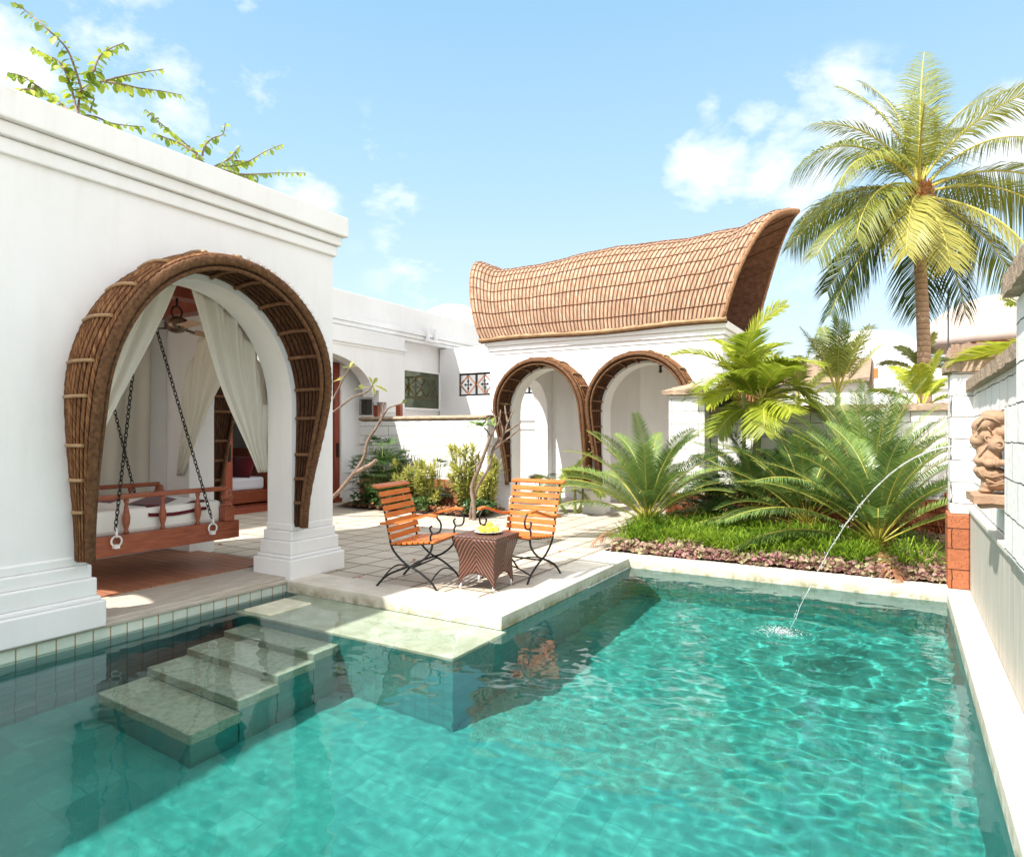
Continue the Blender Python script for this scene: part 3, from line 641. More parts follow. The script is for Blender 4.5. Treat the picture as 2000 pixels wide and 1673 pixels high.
# ============================================================ ARCHED PAVILION
pv=thing('arched_pavilion',(-4.8,12.1,0),'white pavilion with two hooded arches under a saddle shaped woven roof','building')
A1=(-5.72,.80,1.85,.82,0.0); A2=(-3.81,.80,1.85,.82,0.0); PXL,PXR,PYF,PYB=-7.02,-2.52,11.0,13.3
w=MB(); arch_wall(w,'y',PYF,PYF+.34,PXL,PXR,0,3.3,[A1,A2],40)
SL=(12.25,.62,1.9,.68,0.0); SR=(12.25,.7,1.7,.7,0.0)
arch_wall(w,'x',PXL,PXL+.3,PYF+.342,PYB,0,3.3,[SL],30); arch_wall(w,'x',PXR,PXR-.3,PYF+.342,PYB,0,3.3,[SR],30)
w.box(PXL+.302,PXR-.302,PYB-.2,PYB,0,3.3)
w.box(-4.55,PXR-.302,12.75,PYB-.202,0,3.2); w.box(-6.1,-5.9,12.9,PYB-.202,0,3.2)
w.build('wall','plaster',pv)
boxmesh('ceiling','plaster_in',pv,(PXL+.302,PXR-.302,PYF+.342,PYB-.202,3.05,3.2))
boxmesh('floor','threshold',pv,(PXL+.3,PXR-.3,PYF,PYB-.2,0,.03))
c=MB()
for g,z0,z1 in ((.02,3.0,3.07),(.05,3.072,3.16),(.085,3.162,3.29)):
    c.box(PXL-g,PXR+g,PYF-g,PYF+.2,z0,z1); c.box(PXR-.2,PXR+g,PYF+.21,PYB,z0,z1); c.box(PXL-g,PXL+.2,PYF+.21,PYB,z0,z1)
c.build('cornice','plaster',pv,.006)
def ped2(x0,x1):
    b=MB()
    for g,z0,z1 in ((.09,0,.2),(.06,.2,.24),(.045,.24,.42),(.02,.42,.5)): b.box(x0-g,x1+g,PYF-g-.02,PYF+.2,z0,z1)
    b.build('pedestal','plaster',pv,.01)
ped2(-4.89,-4.64); ped2(PXL,-6.55); ped2(-2.98,PXR)
boxmesh('wall_socket','white_metal',pv,(-5.42,-5.34,PYF+1.895,PYF+1.9,.75,.83),(-5.3,-5.22,PYF+1.895,PYF+1.9,.75,.83))
M['wicker'].name='wicker straw'
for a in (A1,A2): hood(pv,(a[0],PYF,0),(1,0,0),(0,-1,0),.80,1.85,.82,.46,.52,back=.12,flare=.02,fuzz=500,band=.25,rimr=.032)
hood(pv,(PXR,12.25,0),(0,1,0),(1,0,0),.7,1.7,.7,.42,.5,back=.12,flare=.02,fuzz=100,rimr=.032)
# the roof: a woven shell over the room, swaying along its length, both ends leaning outwards
M['roof_straw']=wicker('roof matting',(.36,.21,.13),(.60,.42,.30),(.085,.04,.024),66,strand=26)
YC,RH=12.12,1.20
def spl(x,pts):
    for (a,b),(c,d) in zip(pts[:-1],pts[1:]):
        if x<=c: return lerp(b,d,sstep((x-a)/(c-a)))
    return pts[-1][1]
RZ=[(0,5.10),(.11,4.83),(.24,4.83),(.5,4.95),(.74,4.91),(.88,4.96),(1,5.17)]
def roofp(s,v,off=0):
    """s along the length, v 0 front eave .. 1 ridge .. 2 back eave"""
    k=1-abs(1-v); th=v*PI/2
    xl=PXL-.10-.86*k**.75; xr=PXR+.05+.95*k**1.05
    x=lerp(xl,xr,s); e=3.31+.02*math.sin(s*9)
    z0=spl(s,RZ); zz=e+(z0-e)*math.sin(th)**.92
    y=YC-RH*(math.cos(th) if v<=1 else -abs(math.cos(th)))
    ny=-math.cos(th); nzz=math.sin(th)
    wob=.018*noise.noise(Vector((s*14,v*4,3)))
    return Vector((x,y+(off+wob)*ny,zz+(off+wob)*nzz))
NC=66
r=MB(); r.grid(NC*5,44,lambda s,v: roofp(s,v*2,.10+.007*abs(math.sin(PI*s*NC))),lambda s,v:(v*4.2,s),flip=True)
root=r.build('roof','roof_straw',pv)
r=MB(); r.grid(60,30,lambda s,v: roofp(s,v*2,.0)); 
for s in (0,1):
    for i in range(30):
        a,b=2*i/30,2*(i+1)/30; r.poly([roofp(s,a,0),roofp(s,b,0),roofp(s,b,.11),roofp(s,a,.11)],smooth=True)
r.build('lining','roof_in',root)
r=MB()
for q in range(9):
    v=.06+.105*q
    for vv in (v,2-v): r.tube([roofp(i/90,vv,.110+.004*math.sin(i*2.3)) for i in range(91)],.0095,5)
r.build('cord','cord',root)
for s in (0,1):
    r=MB(); r.tube([roofp(s,2*i/60,.06) for i in range(61)],[.05*(1+.06*math.sin(i*3)) for i in range(61)],8,flat=.8); r.build('rim','roof_rope',root)
r=MB()
for q in range(9):
    v=.18+.2*q; r.tube([roofp(.75+.25*i/12,v,-.012) for i in range(13)],.014,5)
r.build('batten','bamboo_dark',root)
r=MB(); 
pts=[Vector((lerp(PXL-.16,PXR+.1,i/80),YC-RH-.07,3.285+.02*math.sin(i/80*9))) for i in range(81)]
r.tube(pts,[.042*(1.18 if i%9==0 else 1+.04*math.sin(i)) for i in range(81)],8); r.build('eave_pole','bamboo',root)
r=MB(); r.tube([p+Vector((0,.06,-.03)) for p in pts],.03,6); r.build('eave_cord','cord',root)
# pendant lamp inside it
p=at_y(1290,705,11.9); pl_=thing('pendant_lamp',(p.x,p.y,2.62),'black iron pendant lamp hanging inside the right pavilion arch','lamp')
b=MB(); b.lathe([(.03,.10),(.14,.08),(.16,.05),(.09,-.02),(.05,-.07),(.025,-.1),(.025,-.17),(.04,-.19),(.01,-.22)][::-1],p+Vector((0,0,0)),14); b.build('lamp_body','lantern',pl_)
b=MB(); b.tube([p+Vector((0,0,.09)),(p.x,p.y,3.05)],.012,6); b.build('rod','lantern',pl_)
# ============================================================ BOUNDARY WALL, PIER, FOUNTAIN WALL
bw=thing('boundary_wall',(-1,10.65,0),'white block wall with brown coping behind the cycads, red laterite at its foot','wall')
boxmesh('wall','block_y',bw,(-2.6,.9,10.6,10.8,.55,1.76)); boxmesh('laterite_base','laterite_y',bw,(-2.6,.52,10.58,10.82,0,.548)); boxmesh('laterite_return','laterite_x',bw,(.50,.7,7.76,10.57,0,.66))
def rough_box(b,x0,x1,y0,y1,z0,z1,seed=0,nx=24,amp=.012,pyr=0):
    nx=max(2,int((x1-x0)/.07)); ny=max(2,int((y1-y0)/.07))
    def f(x,y,z): return Vector((x+amp*noise.noise(Vector((x*9,y*9,z*9+seed))),y+amp*noise.noise(Vector((x*9+5,y*9,z*9+seed))),z+amp*noise.noise(Vector((x*9,y*9+7,z*9+seed)))))
    cx,cy=(x0+x1)/2,(y0+y1)/2
    def top(u,v):
        x,y=lerp(x0,x1,u),lerp(y0,y1,v); h=pyr*(1-max(abs(2*u-1),abs(2*v-1))); return f(x,y,z1)+Vector((0,0,h))
    b.grid(nx,ny,top,flip=True,smooth=False); b.grid(nx,ny,lambda u,v:f(lerp(x0,x1,u),lerp(y0,y1,v),z0),smooth=False)
    b.grid(nx,1,lambda u,v:f(lerp(x0,x1,u),y0,lerp(z0,z1,v)),flip=True,smooth=False); b.grid(nx,1,lambda u,v:f(lerp(x0,x1,u),y1,lerp(z0,z1,v)),smooth=False)
    b.grid(ny,1,lambda u,v:f(x0,lerp(y0,y1,u),lerp(z0,z1,v)),smooth=False); b.grid(ny,1,lambda u,v:f(x1,lerp(y0,y1,u),lerp(z0,z1,v)),flip=True,smooth=False)
b=MB(); rough_box(b,-2.62,.9,10.54,10.88,1.762,1.86); b.build('coping','capstone',bw)
gp_=thing('gate_pier',(-2.9,10.55,0),'white block pier with a pointed stone cap beside the pavilion','pier')
boxmesh('shaft','block_y',gp_,(-3.19,-2.62,10.28,10.86,.50,2.06),bev=.012); boxmesh('laterite_base','laterite_y',gp_,(-3.23,-2.615,10.24,10.9,0,.498),bev=.012)
b=MB(); rough_box(b,-3.27,-2.54,10.2,10.94,2.062,2.13,3,pyr=.14); b.build('cap','capstone',gp_)
fw=thing('fountain_wall',(.6,4,0),'white block wall along the right pool edge, grey stone cladding below a ledge','wall')
boxmesh('cladding','clad',fw,(.546,.8,-1.5,7.33,-.05,.738)); boxmesh('ledge','coping',fw,(.525,.8,-1.5,7.34,.74,.775),bev=.006)
boxmesh('upper_wall','block_x',fw,(.572,.8,4.2,7.36,.777,1.84))
boxmesh('near_wall','block_x',fw,(.503,.8,-1.5,4.18,.778,2.13),(.505,.571,4.181,4.64,.778,1.605),bev=.008)
b=MB(); rough_box(b,.515,.86,4.19,7.42,1.842,1.93,7); rough_box(b,.44,.9,-1.5,4.12,2.132,2.24,9); b.build('coping','capstone',fw)
cl=MB(); cl.box(.395,.80,7.365,7.75,.70,2.02); cl.build('pier','block_y',fw,.012)
b=MB(); rough_box(b,.345,.86,7.31,7.8,2.022,2.11,5,pyr=.07); b.build('pier_cap','capstone',fw)
boxmesh('laterite_base','laterite_y',fw,(.372,.545,7.335,7.75,.007,.698),bev=.014)
# ------------------------------------------------------------ sandstone statue (side view towards the camera, face to the pool)
STY=5.2
stt=thing('sandstone_statue',(.5,STY,1.0),'carved sandstone kneeling woman with a pot on her shoulder, set on the wall','statue')
def spx(px,py,dy=0): # profile read off in metres: the figure leans out of the wall at y = 5.2
    q=at_y(px,py,STY); return Vector((q.x,STY+dy,q.z))
s=MB()
def ell(px,py,rx,rz,ry=.06,dy=0,tilt=0): s.blob(spx(px,py,dy),(rx,ry,rz),Matrix.Rotation(tilt,3,'Y'),14,10)
for e in ((1911,860,.050,.045,.055),(1924,850,.07,.052,.07),(1904,842,.018,.02,.04),(1899,853,.012,.013,.018),(1901.5,866,.011,.009,.02),(1905,872,.018,.014,.03),(1904,846,.012,.008,.035),
    (1922,828,.075,.052,.085,0,-.5),(1946,815,.085,.048,.09,0,.2),(1956,842,.05,.055,.08),(1929,855,.016,.040,.02,-.065),(1943,869,.052,.055,.09,-.05),(1921,880,.04,.05,.05),(1932,892,.07,.07,.1),(1913,898,.036,.034,.045,-.04),(1914,898,.034,.034,.045,.05),
    (1929,904,.03,.026,.035,-.09),(1944,902,.016,.036,.045,-.09),(1954,903,.045,.024,.04,-.09),(1920,918,.055,.04,.08),(1936,925,.085,.05,.1),(1940,934,.075,.026,.1,0,.35),(1926,946,.03,.05,.07),(1949,946,.07,.04,.09),(1925,957,.04,.022,.07)): ell(*e)
o=s.build('figure','sand',stt); rm=o.modifiers.new('merge','REMESH'); rm.mode='VOXEL'; rm.voxel_size=.006; rm.use_smooth_shade=True
sm=o.modifiers.new('soften','SMOOTH'); sm.iterations=3; sm.factor=.5
s=MB()
for ln_,dy_,r_ in (([(1926,866),(1919,878),(1909,892)],-.075,.007),([(1904,832),(1918,815),(1936,818),(1950,826)],-.08,.007),([(1906,842),(1914,832),(1926,832),(1934,845)],-.07,.006),([(1918,926),(1934,930),(1957,924)],-.105,.007),([(1922,934),(1940,942),(1957,936)],-.105,.007),([(1908,915),(1914,926),(1922,934)],-.07,.007)):
    nb=MB(); nb.tube([spx(px,py,dy_) for px,py in ln_],r_,6); nb.build('carved_band','sand',stt)
s.ring(spx(1947,868,-.136),.022,.006,(.2,1,0)); s.build('rosette','sand',stt); s=MB(); s.ring(spx(1929,858,-.083),.016,.006,(.2,1,0),12,5,1,1.7); s.build('ear_ring','sand',stt); s=MB()
s.blob(spx(1905,851,-.045),(.008,.008,.006),None,8,6)
s.build('eye','sand',stt)
s=MB(); a=spx(1894,962); c=spx(1960,989); rough_box(s,a.x,.572,STY-.22,STY+.24,c.z+.03,a.z,4); rough_box(s,a.x+.04,.572,STY-.2,STY+.22,c.z,c.z+.03,4); s.build('plinth','sand',stt)
# water jet
j0=spx(1898,872); j=thing('water_jet',(JET.x,JET.y,WZ),'thin arc of water falling from the statue into the pool','water jet')
pts=[]
hv=Vector((JET.x-j0.x,JET.y-j0.y)); T=.575; vz=(WZ-j0.z+.5*9.81*T*T)/T
for i in range(40):
    t=T*i/39; k=i/39; q=Vector((j0.x+hv.x*k,j0.y+hv.y*k,j0.z+vz*t-.5*9.81*t*t)); w_=.005*k*k
    pts.append(q+Vector((w_*math.sin(i*1.9),w_*math.sin(i*2.7),0)))
b=MB(); b.tube(pts,[(.0062-.0034*i/39)*(1+.5*math.sin(i*2.1)*(i/39)) for i in range(40)],7); jet=b.build('arc','jet',j)
rnd=random.Random(5); b=MB()
for q in range(520):
    r_=abs(rnd.gauss(0,.075)); a=rnd.uniform(0,2*PI); z=max(0,rnd.gauss(.004,.014))
    b.blob((JET.x-.05+r_*math.cos(a)*1.25,JET.y+r_*math.sin(a),WZ+z),(rnd.uniform(.002,.007),)*2+(rnd.uniform(.0015,.004),),None,6,4)
for q in range(60):
    k=rnd.uniform(.55,1); i=int(k*39); b.blob(pts[i]+Vector((rnd.gauss(0,.012),rnd.gauss(0,.012),rnd.gauss(0,.02))),(.0035,.0035,.005),None,6,4)
stuff(b.build('splash','jet',j))
# ============================================================ FAR VILLAS
def villa(name,label,Y,x0,x1,top,mat='plaster',deep=6,group=None,cat='building'):
    a=at_y(x0,top,Y); c=at_y(x1,top,Y); v=thing(name,((a.x+c.x)/2,Y,0),label,cat)
    b=MB(); b.box(a.x,c.x,Y,Y+deep,0,a.z); b.build('wall',mat,v,.02); return v,a,c
v1,a,c=villa('domed_villa','far white villa with a low dome and one orange shuttered window',27,1600,1790,690)
q=at_y(1690,690,28.5); dm=MB(); dm.lathe([(2.0*math.cos(t*PI/24),1.1*math.sin(t*PI/24)) for t in range(12)]+[(.02,1.1)],(q.x,29.6,a.z-.02),26); dm.build('dome','plaster',v1)
for px0,px1,m in ((1700,1716,'orange'),(1673,1687,'dim')):
    p0=at_y(px0,738,26.97); p1=at_y(px1,719,26.97); f=boxmesh('window',m,v1,(p0.x,p1.x,26.95,27.02,p0.z,p1.z))
    boxmesh('frame','plaster',f,(p0.x-.06,p0.x,26.93,27.0,p0.z,p1.z),(p1.x,p1.x+.06,26.93,27.0,p0.z,p1.z))
b=MB()
for zz in (755,760): p0=at_y(1620,zz,26.9); b.box(a.x-.05,c.x+.05,26.93,27,p0.z,p0.z+.06)
b.build('moulding','plaster',v1)
v2,a,c=villa('white_outbuilding','plain white flat roofed building behind the coconut palm trunk',21,1755,1990,716)
b=MB(); p0=at_y(1755,722,20.9); b.box(a.x-.1,c.x,20.88,21,p0.z-.3,p0.z-.2); b.box(a.x-.06,c.x,20.92,21,p0.z-.55,p0.z-.45); b.build('cornice','plaster',v2)
b=MB(); rough_box(b,a.x+1.2,c.x,20.8,24,a.z,a.z+.5,2,amp=.06); b.build('roof','thatch',v2)
v3,a,c=villa('pink_domed_house','distant rose tinted domed house with a reddish balcony band',30,1880,2060,668,'rose')
q=at_y(1960,668,32); dm=MB(); dm.lathe([(2.9*math.cos(t*PI/24),2.0*math.sin(t*PI/24)) for t in range(12)]+[(.02,2.)],(q.x,q.y,a.z-.02),26); dm.build('dome','rose',v3)
b=MB(); p0=at_y(1900,675,29.9); p1=at_y(2060,655,29.9); b.box(p0.x,p1.x,29.8,30,p0.z,p1.z); b.build('balcony_band','redwood',v3)
v4,a,c=villa('thatched_cottage','low white cottage with brown thatched roof beyond the boundary wall',19,1500,1690,752)
b=MB()
b.grid(20,6,lambda u,v:(lerp(a.x-.1,c.x+.1,u),18.8+1.6*v,a.z+.75*v+.03*noise.noise(Vector((u*30,v*9,0)))),flip=True); b.box(a.x-.1,c.x+.1,20.4,22,a.z,a.z+.75); b.build('roof','thatch',v4)
p=at_y(1852,640,24); mast=MB(); mast.tube([(p.x,24,0),(p.x,24,at_y(1852,565,24).z)],.025,6); tag(mast.build('antenna_mast','iron'),'thin dark mast standing to the right of the coconut trunk','mast')
# ============================================================ SWING BED
SY=3.66; sw=thing('swing_bed',(-6.62,SY,.37),'carved teak swing bed hanging on black chains under the arch','swing bed')
BX0,BX1,BY0,BY1=-7.24,-5.98,2.85,4.47
fr=MB()
for x in (BX0,BX1-.07): fr.box(x,x+.07,BY0,BY1,.365,.545)
fr.box(BX0+.071,BX1-.071,BY0+.12,BY0+.2,.39,.53); fr.box(BX0+.071,BX1-.071,BY1-.2,BY1-.12,.39,.53); fr.box(BX0+.3,BX1-.3,BY1-.1,BY1+.0,.33,.389)
fr.build('frame','teak',sw,.006)
fr=MB(); fr.box(BX0+.071,BX1-.071,BY0+.02,BY1-.02,.50,.52); fr.build('slat_base','teak',sw)
m=MB(); m.box(BX0+.09,BX1-.09,BY0+.05,BY1-.14,.53,.76); m.build('mattress','linen',sw,.04)
t_=MB(); t_.grid(24,10,lambda u,v:(lerp(BX0+.06,BX1-.075,u),lerp(3.55,4.15,v),.766+.012*math.sin(u*9+v*5)-.10*(max(0,abs(u-.5)-.46)/.04)**1.0),flip=False); t_.build('throw','maroon',sw)
def baluster(x,y,z0=.545,z1=.86):
    h=z1-z0; b=MB(); b.lathe([(.022,0),(.024,.05*h),(.016,.12*h),(.03,.3*h),(.034,.45*h),(.02,.72*h),(.014,.85*h),(.024,.95*h),(.02,h)],(x,y,z0),10); b.build('baluster','teak',sw)
for x in (BX0+.035,BX1-.035):
    rl=MB(); rl.box(x-.025,x+.025,BY0+.02,BY1-.13,.86,.905); rl.build('rail','teak',sw,.01)
    for y in (2.96,3.32,3.66,4.02): baluster(x,y)
    pb=MB(); pb.box(x-.055,x+.055,BY1-.18,BY1-.07,.548,.70); pb.lathe([(.05,0),(.055,.015),(.035,.03),(.03,.05),(.055,.075),(.058,.1),(.04,.125),(.045,.14),(.03,.175)],(x,BY1-.125,.70),12); pb.build('post','teak',sw,.006)
rl=MB(); rl.box(BX0+.06,BX1-.06,BY0+.03,BY0+.08,.86,.905); rl.build('rail','teak',sw,.01)
bl=MB(); bl.tube([(BX0+.12,BY0+.16,.84),(BX1-.12,BY0+.16,.84)],[.09,.09],14); bl.build('bolster','linen',sw,.02)
HK=Vector((-6.1,3.52,2.86)),Vector((-7.1,3.52,2.86))
for x,y,hk in ((BX1,3.2,HK[0]),(BX1,4.14,HK[0]),(BX0,3.2,HK[1]),(BX0,4.14,HK[1])):
    sg=1 if x==BX1 else -1; p0=Vector((x+.012*sg,y,.60)); p1=hk; n=int((p1-p0).length/.043); d=(p1-p0).normalized(); b=MB(); sid=d.cross(Vector((0,1,0))).normalized()
    for i in range(n):
        c_=p0.lerp(p1,(i+.5)/n); ax=sid if i%2 else d.cross(sid)
        # an oval link seen edge-on every second time
        A=d*.03; B=ax.cross(d)*.014; base=len(b.v); kk=5
        for q in range(12):
            t=2*PI*q/12; dd=A*math.cos(t)+B*math.sin(t); o_=dd.normalized()
            for w_ in range(kk):
                u_=2*PI*w_/kk; b.vert(c_+dd+(o_*math.cos(u_)+ax*math.sin(u_))*.0052)
        for q in range(12):
            for w_ in range(kk): b.face((base+q*kk+w_,base+((q+1)%12)*kk+w_,base+((q+1)%12)*kk+(w_+1)%kk,base+q*kk+(w_+1)%kk),.5,True)
    ch=b.build('chain','iron',sw)
    r_=MB(); r_.ring((x+.03*sg,y,.50),.045,.009,(1,0,0),16,6); r_.ring((x+.03*sg,y,.575),.036,.008,(.4,.9,0),16,6,1,1.15); r_.box(x-.0,x+.045*sg,y-.022,y+.022,.435,.47); r_.build('ring','white_metal',ch)
# curtains
def curtain(label,fn,nf=26,amp=.03,mat='curtain',normal=(1,0,0)):
    Nn=Vector(normal); b=MB()
    def f(u,v):
        q=fn(u,v); return q+Nn*amp*(.35+.65*(1-v))*(math.sin(u*nf)+.5*math.sin(u*nf*1.9+1.3+v))+Nn*.012*math.sin(v*9+u*5)
    b.grid(120,30,f); o=b.build('curtain',mat); s=o.modifiers.new('thickness','SOLIDIFY'); s.thickness=.004
    return tag(o,label,'curtain','cream curtains tied back under the porch')
def bez(a,b,c,t): return a*(1-t)**2+b*2*t*(1-t)+c*t*t
V=Vector
def drape_arch(plane,axis,op,side,tie,inner_ctrl,over=.02,top_in=.0):
    c_,h,zs,rise,_=op
    P=(lambda u,z:V((plane,u,z))) if axis=='x' else (lambda u,z:V((u,plane,z)))
    def fn(u,v):
        # u: 0 inner edge .. 1 jamb ; v: 0 top .. 1 tie
        uu=c_+side*lerp(top_in,h+over,u); top=P(uu,arch_z(min(max(uu,c_-h),c_+h),op)+.03)
        jam=P(c_+side*(h+over),zs); 
        end=P(c_+side*lerp(tie[0]-.05,tie[0]+.05,u),tie[1])
        ctrl=P(c_+side*lerp(inner_ctrl[0],h,u),lerp(inner_ctrl[1],(zs+tie[1])/2+.2,u))
        return bez(top,ctrl,end,v)
    return fn
PC=XW-.40
curtain('curtain tied to the near jamb of the big arch, left of the swing chains',drape_arch(PC,'x',AR,-1,(.93,1.05),(.42,1.82),.05,.0))
curtain('curtain swept to the right jamb of the big arch',drape_arch(PC,'x',AR,1,(.93,1.05),(.385,1.92),.05,.13))
curtain('inner curtain gathered at the far end arch, behind the ceiling fan',drape_arch(4.70,'y',END,-1,(.83,.95),(.30,1.75),.06,-.38),normal=(0,1,0))
curtain('inner curtain drawn to the pool side of the far end arch',drape_arch(4.70,'y',END,1,(.83,.95),(.5,1.9),.06,.2),normal=(0,1,0))
curtain('long curtain hanging down the back wall of the porch',lambda u,v:V((-7.66,lerp(2.3,4.5,u)+.0*v,lerp(2.9,.15,v))),nf=40,amp=.022)
# ceiling fan
fc=V((-6.52,3.55,2.52)); q=at_x(345,632,-6.52); fc=V((-6.52,q.y,q.z)); fn_=thing('ceiling_fan',(fc.x,fc.y,fc.z),'bronze ceiling fan with pale wooden blades hanging under the red beam','fan')
b=MB(); b.lathe([(.02,-.10),(.07,-.085),(.115,-.04),(.12,0),(.10,.045),(.05,.07),(.03,.08)],fc,18); b.build('motor','fan_metal',fn_)
b=MB(); b.ring(fc+V((0,0,.12)),.06,.01,(1,0,0),14,6); b.tube([fc+V((0,0,.17)),(fc.x,fc.y,2.87)],.012,8); b.build('rod','iron',fn_)
for k in range(3):
    an=rad(102+120*k); d=V((math.cos(an),math.sin(an),-.02)); b=MB(); b.tube([fc+d*.1+V((0,0,-.05)),fc+d*.24+V((0,0,-.055))],.012,6); bl=b.build('blade_arm','fan_metal',fn_)
    b=MB(); sd=V((-d.y,d.x,0)); 
    for zz in (0,1):
        pass
    b.bar(fc+d*.22+V((0,0,-.05)),fc+d*.72+V((0,0,-.06)),.11,.012,(sd*.25+V((0,0,1)))); b.build('blade','fan_blade',fn_,.02)
# lanterns
def lantern(loc,label,s=1):
    t=thing('lantern',loc,label,'lantern','pierced lanterns on the walls'); b=MB(); w_=.10*s; h=.30*s; x,y,z=loc
    for i in range(5):
        k=-w_+2*w_*i/4
        for q in (((x+k,y-w_,z),(x+k,y-w_,z+h)),((x+k,y+w_,z),(x+k,y+w_,z+h)),((x-w_,y+k,z),(x-w_,y+k,z+h)),((x+w_,y+k,z),(x+w_,y+k,z+h))): b.bar(q[0],q[1],.012,.012,(.7,.7,0))
    for i in range(8):
        zz=z+h*i/7
        for q in (((x-w_,y-w_,zz),(x+w_,y-w_,zz)),((x-w_,y+w_,zz),(x+w_,y+w_,zz)),((x-w_,y-w_,zz),(x-w_,y+w_,zz)),((x+w_,y-w_,zz),(x+w_,y+w_,zz))): b.bar(q[0],q[1],.012,.012)
    b.build('cage','lantern',t); b=MB(); b.box(x-w_-.01,x+w_+.01,y-w_-.01,y+w_+.01,z-.015,z); b.box(x-w_-.01,x+w_+.01,y-w_-.01,y+w_+.01,z+h,z+h+.015); b.build('lid','lantern',t); b=MB(); b.box(x-w_*.8,x+w_*.8,y-w_*.8,y+w_*.8,z+.01,z+h-.01); b.build('glass','dim',t)
p=at_y(716,808,10.56); lantern((p.x,10.56,1.86),'black pierced lantern standing on the courtyard wall coping')
p=at_y(1416,785,10.7); lantern((p.x,10.7,1.88),'black pierced lantern on the boundary wall beside the lime palm',.85)
for px0,px1,la in ((733,741,'short red brown timber post left of its twin above the courtyard coping'),(776,785,'short red brown timber post right of its twin above the courtyard coping')):
    a=at_y(px0,800,10.75); c=at_y(px1,800,10.75); b=MB(); b.box(a.x,c.x,10.7,10.78,0,2.06); tag(b.build('timber_post','teak',None,.004),la,'post','timber posts behind the courtyard wall')
# ============================================================ CHAIRS AND TABLE
def make_chair(loc,rz,label):
    t=thing('garden_armchair',(0,0,0),label,'armchair','slatted wooden armchairs on the terrace')
    W=.27
    # local: x right, y forward (the way the sitter faces), side frames at x=+-W
    prof_back=[(-.16,.43),(-.20,.6),(-.25,.78),(-.30,.93)]
    def bk(z):
        for (y0,z0),(y1,z1) in zip(prof_back[:-1],prof_back[1:]):
            if z<=z1: return lerp(y0,y1,(z-z0)/(z1-z0))
        return prof_back[-1][0]
    for i in range(7):
        z=.475+i*.066; b=MB(); y=bk(z); dz=.046
        b.bar((-W-.03,y+.016,z),(W+.03,y+.016,z),.05,.016,(0,1,.3)); b.build('back_slat','slat',t,.003)
    b=MB(); b.bar((-W-.05,bk(.93)-.005,.945),(W+.05,bk(.93)-.005,.945),.075,.02,(0,.35,1)); b.build('top_rail','slat',t,.004)
    for i in range(8):
        y=-.13+i*.058; z=.415+.03*sstep((y+.13)/.42); b=MB(); b.bar((-W-.02,y,z),(W+.02,y,z),.044,.02,(0,0,1)); b.build('seat_slat','slat',t,.003)
    for s in (-1,1):
        x=W*s
        b=MB(); P=[V((x+.03*s,-.25,.60)),V((x+.03*s,-.06,.615)),V((x+.03*s,.12,.665)),V((x+.03*s,.24,.70)),V((x+.03*s,.33,.69))]
        wv=[.045,.05,.055,.06,.05]; base=len(b.v)
        for q,w_ in zip(P,wv):
            for dx,dz in ((-w_/2,-.011),(w_/2,-.011),(w_/2,.011),(-w_/2,.011)): b.vert(q+V((dx,0,dz)))
        for i in range(4):
            for k in range(4): b.face((base+i*4+k,base+i*4+(k+1)%4,base+i*4+4+(k+1)%4,base+i*4+4+k))
        b.face((base,base+1,base+2,base+3)[::-1]); b.face((base+16,base+17,base+18,base+19)); b.build('armrest','slat',t,.003)
        f=MB(); fl=.6
        def tb(pts,r=.0105): f.tube(pts,r,7,flat=1)
        def curve(ps,n=10):
            out=[]; 
            for i in range(len(ps)-1):
                p0=V(ps[max(i-1,0)]);p1=V(ps[i]);p2=V(ps[i+1]);p3=V(ps[min(i+2,len(ps)-1)])
                for k in range(n):
                    u=k/n; out.append(.5*((2*p1)+(p2-p0)*u+(2*p0-5*p1+4*p2-p3)*u*u+(3*p1-p0-3*p2+p3)*u**3))
            return out+[V(ps[-1])]
        tb(curve([(x,-.30,.93),(x,-.235,.74),(x,-.18,.5),(x,-.14,.36),(x,-.02,.24),(x,.12,.17),(x,.25,.08),(x,.315,0)]))       # back stile sweeping to the front foot
        tb(curve([(x,.27,.43),(x,.24,.34),(x,.12,.24),(x,-.02,.19),(x,-.2,.11),(x,-.315,0)]))                                   # seat front sweeping to the rear foot
        tb([V((x,-.15,.40)),V((x,.10,.415)),V((x,.29,.44))],.009)
        tb(curve([(x,.31,.68),(x,.355,.62),(x,.34,.545),(x,.27,.53),(x,.245,.575),(x,.265,.595)]),.009)                                # arm scroll
        tb(curve([(x,.27,.53),(x,.25,.49),(x,.255,.445)]),.009)
        tb([V((x+.03*s,-.235,.605)),V((x,-.235,.60)),V((x,-.21,.60))],.009)
        f.build('side_frame','iron',t)
    f=MB()
    f.tube([V((-W,.06,.197)),V((W,.06,.197))],.009,6)
    for y in (-.25,.25):
        f.tube([V((lerp(-W,W,i/12),y,.075+.075*math.sin(PI*i/12))) for i in range(13)],.007,6)
    f.tube([V((-W,-.15,.405)),V((W,-.15,.405))],.008,6); f.tube([V((-W,.28,.43)),V((W,.28,.43))],.008,6)
    f.build('stretcher','iron',t)
    t.location=loc; t.rotation_euler=(0,0,rz); return t
ch=make_chair((-4.03,5.03,.002),rad(-78),'reddish slatted armchair on the left, turned side-on towards the wicker table')
c2=copy_tree(ch); c2.location=(-3.32,5.80,.002); c2.rotation_euler=(0,0,rad(176)); c2['label']='golden slatted armchair behind the wicker table, facing the pool'
TX,TY=-3.38,5.22; tb=thing('wicker_table',(TX,TY,0),'dark woven wicker side table with waisted sides, plate of lemons on top','table')
def tw(z): 
    t=z/.49; return .18+.015*(1-t)**2+.055*sstep((t-.45)/.55)**1.3
b=MB(); RZ_=rad(4)
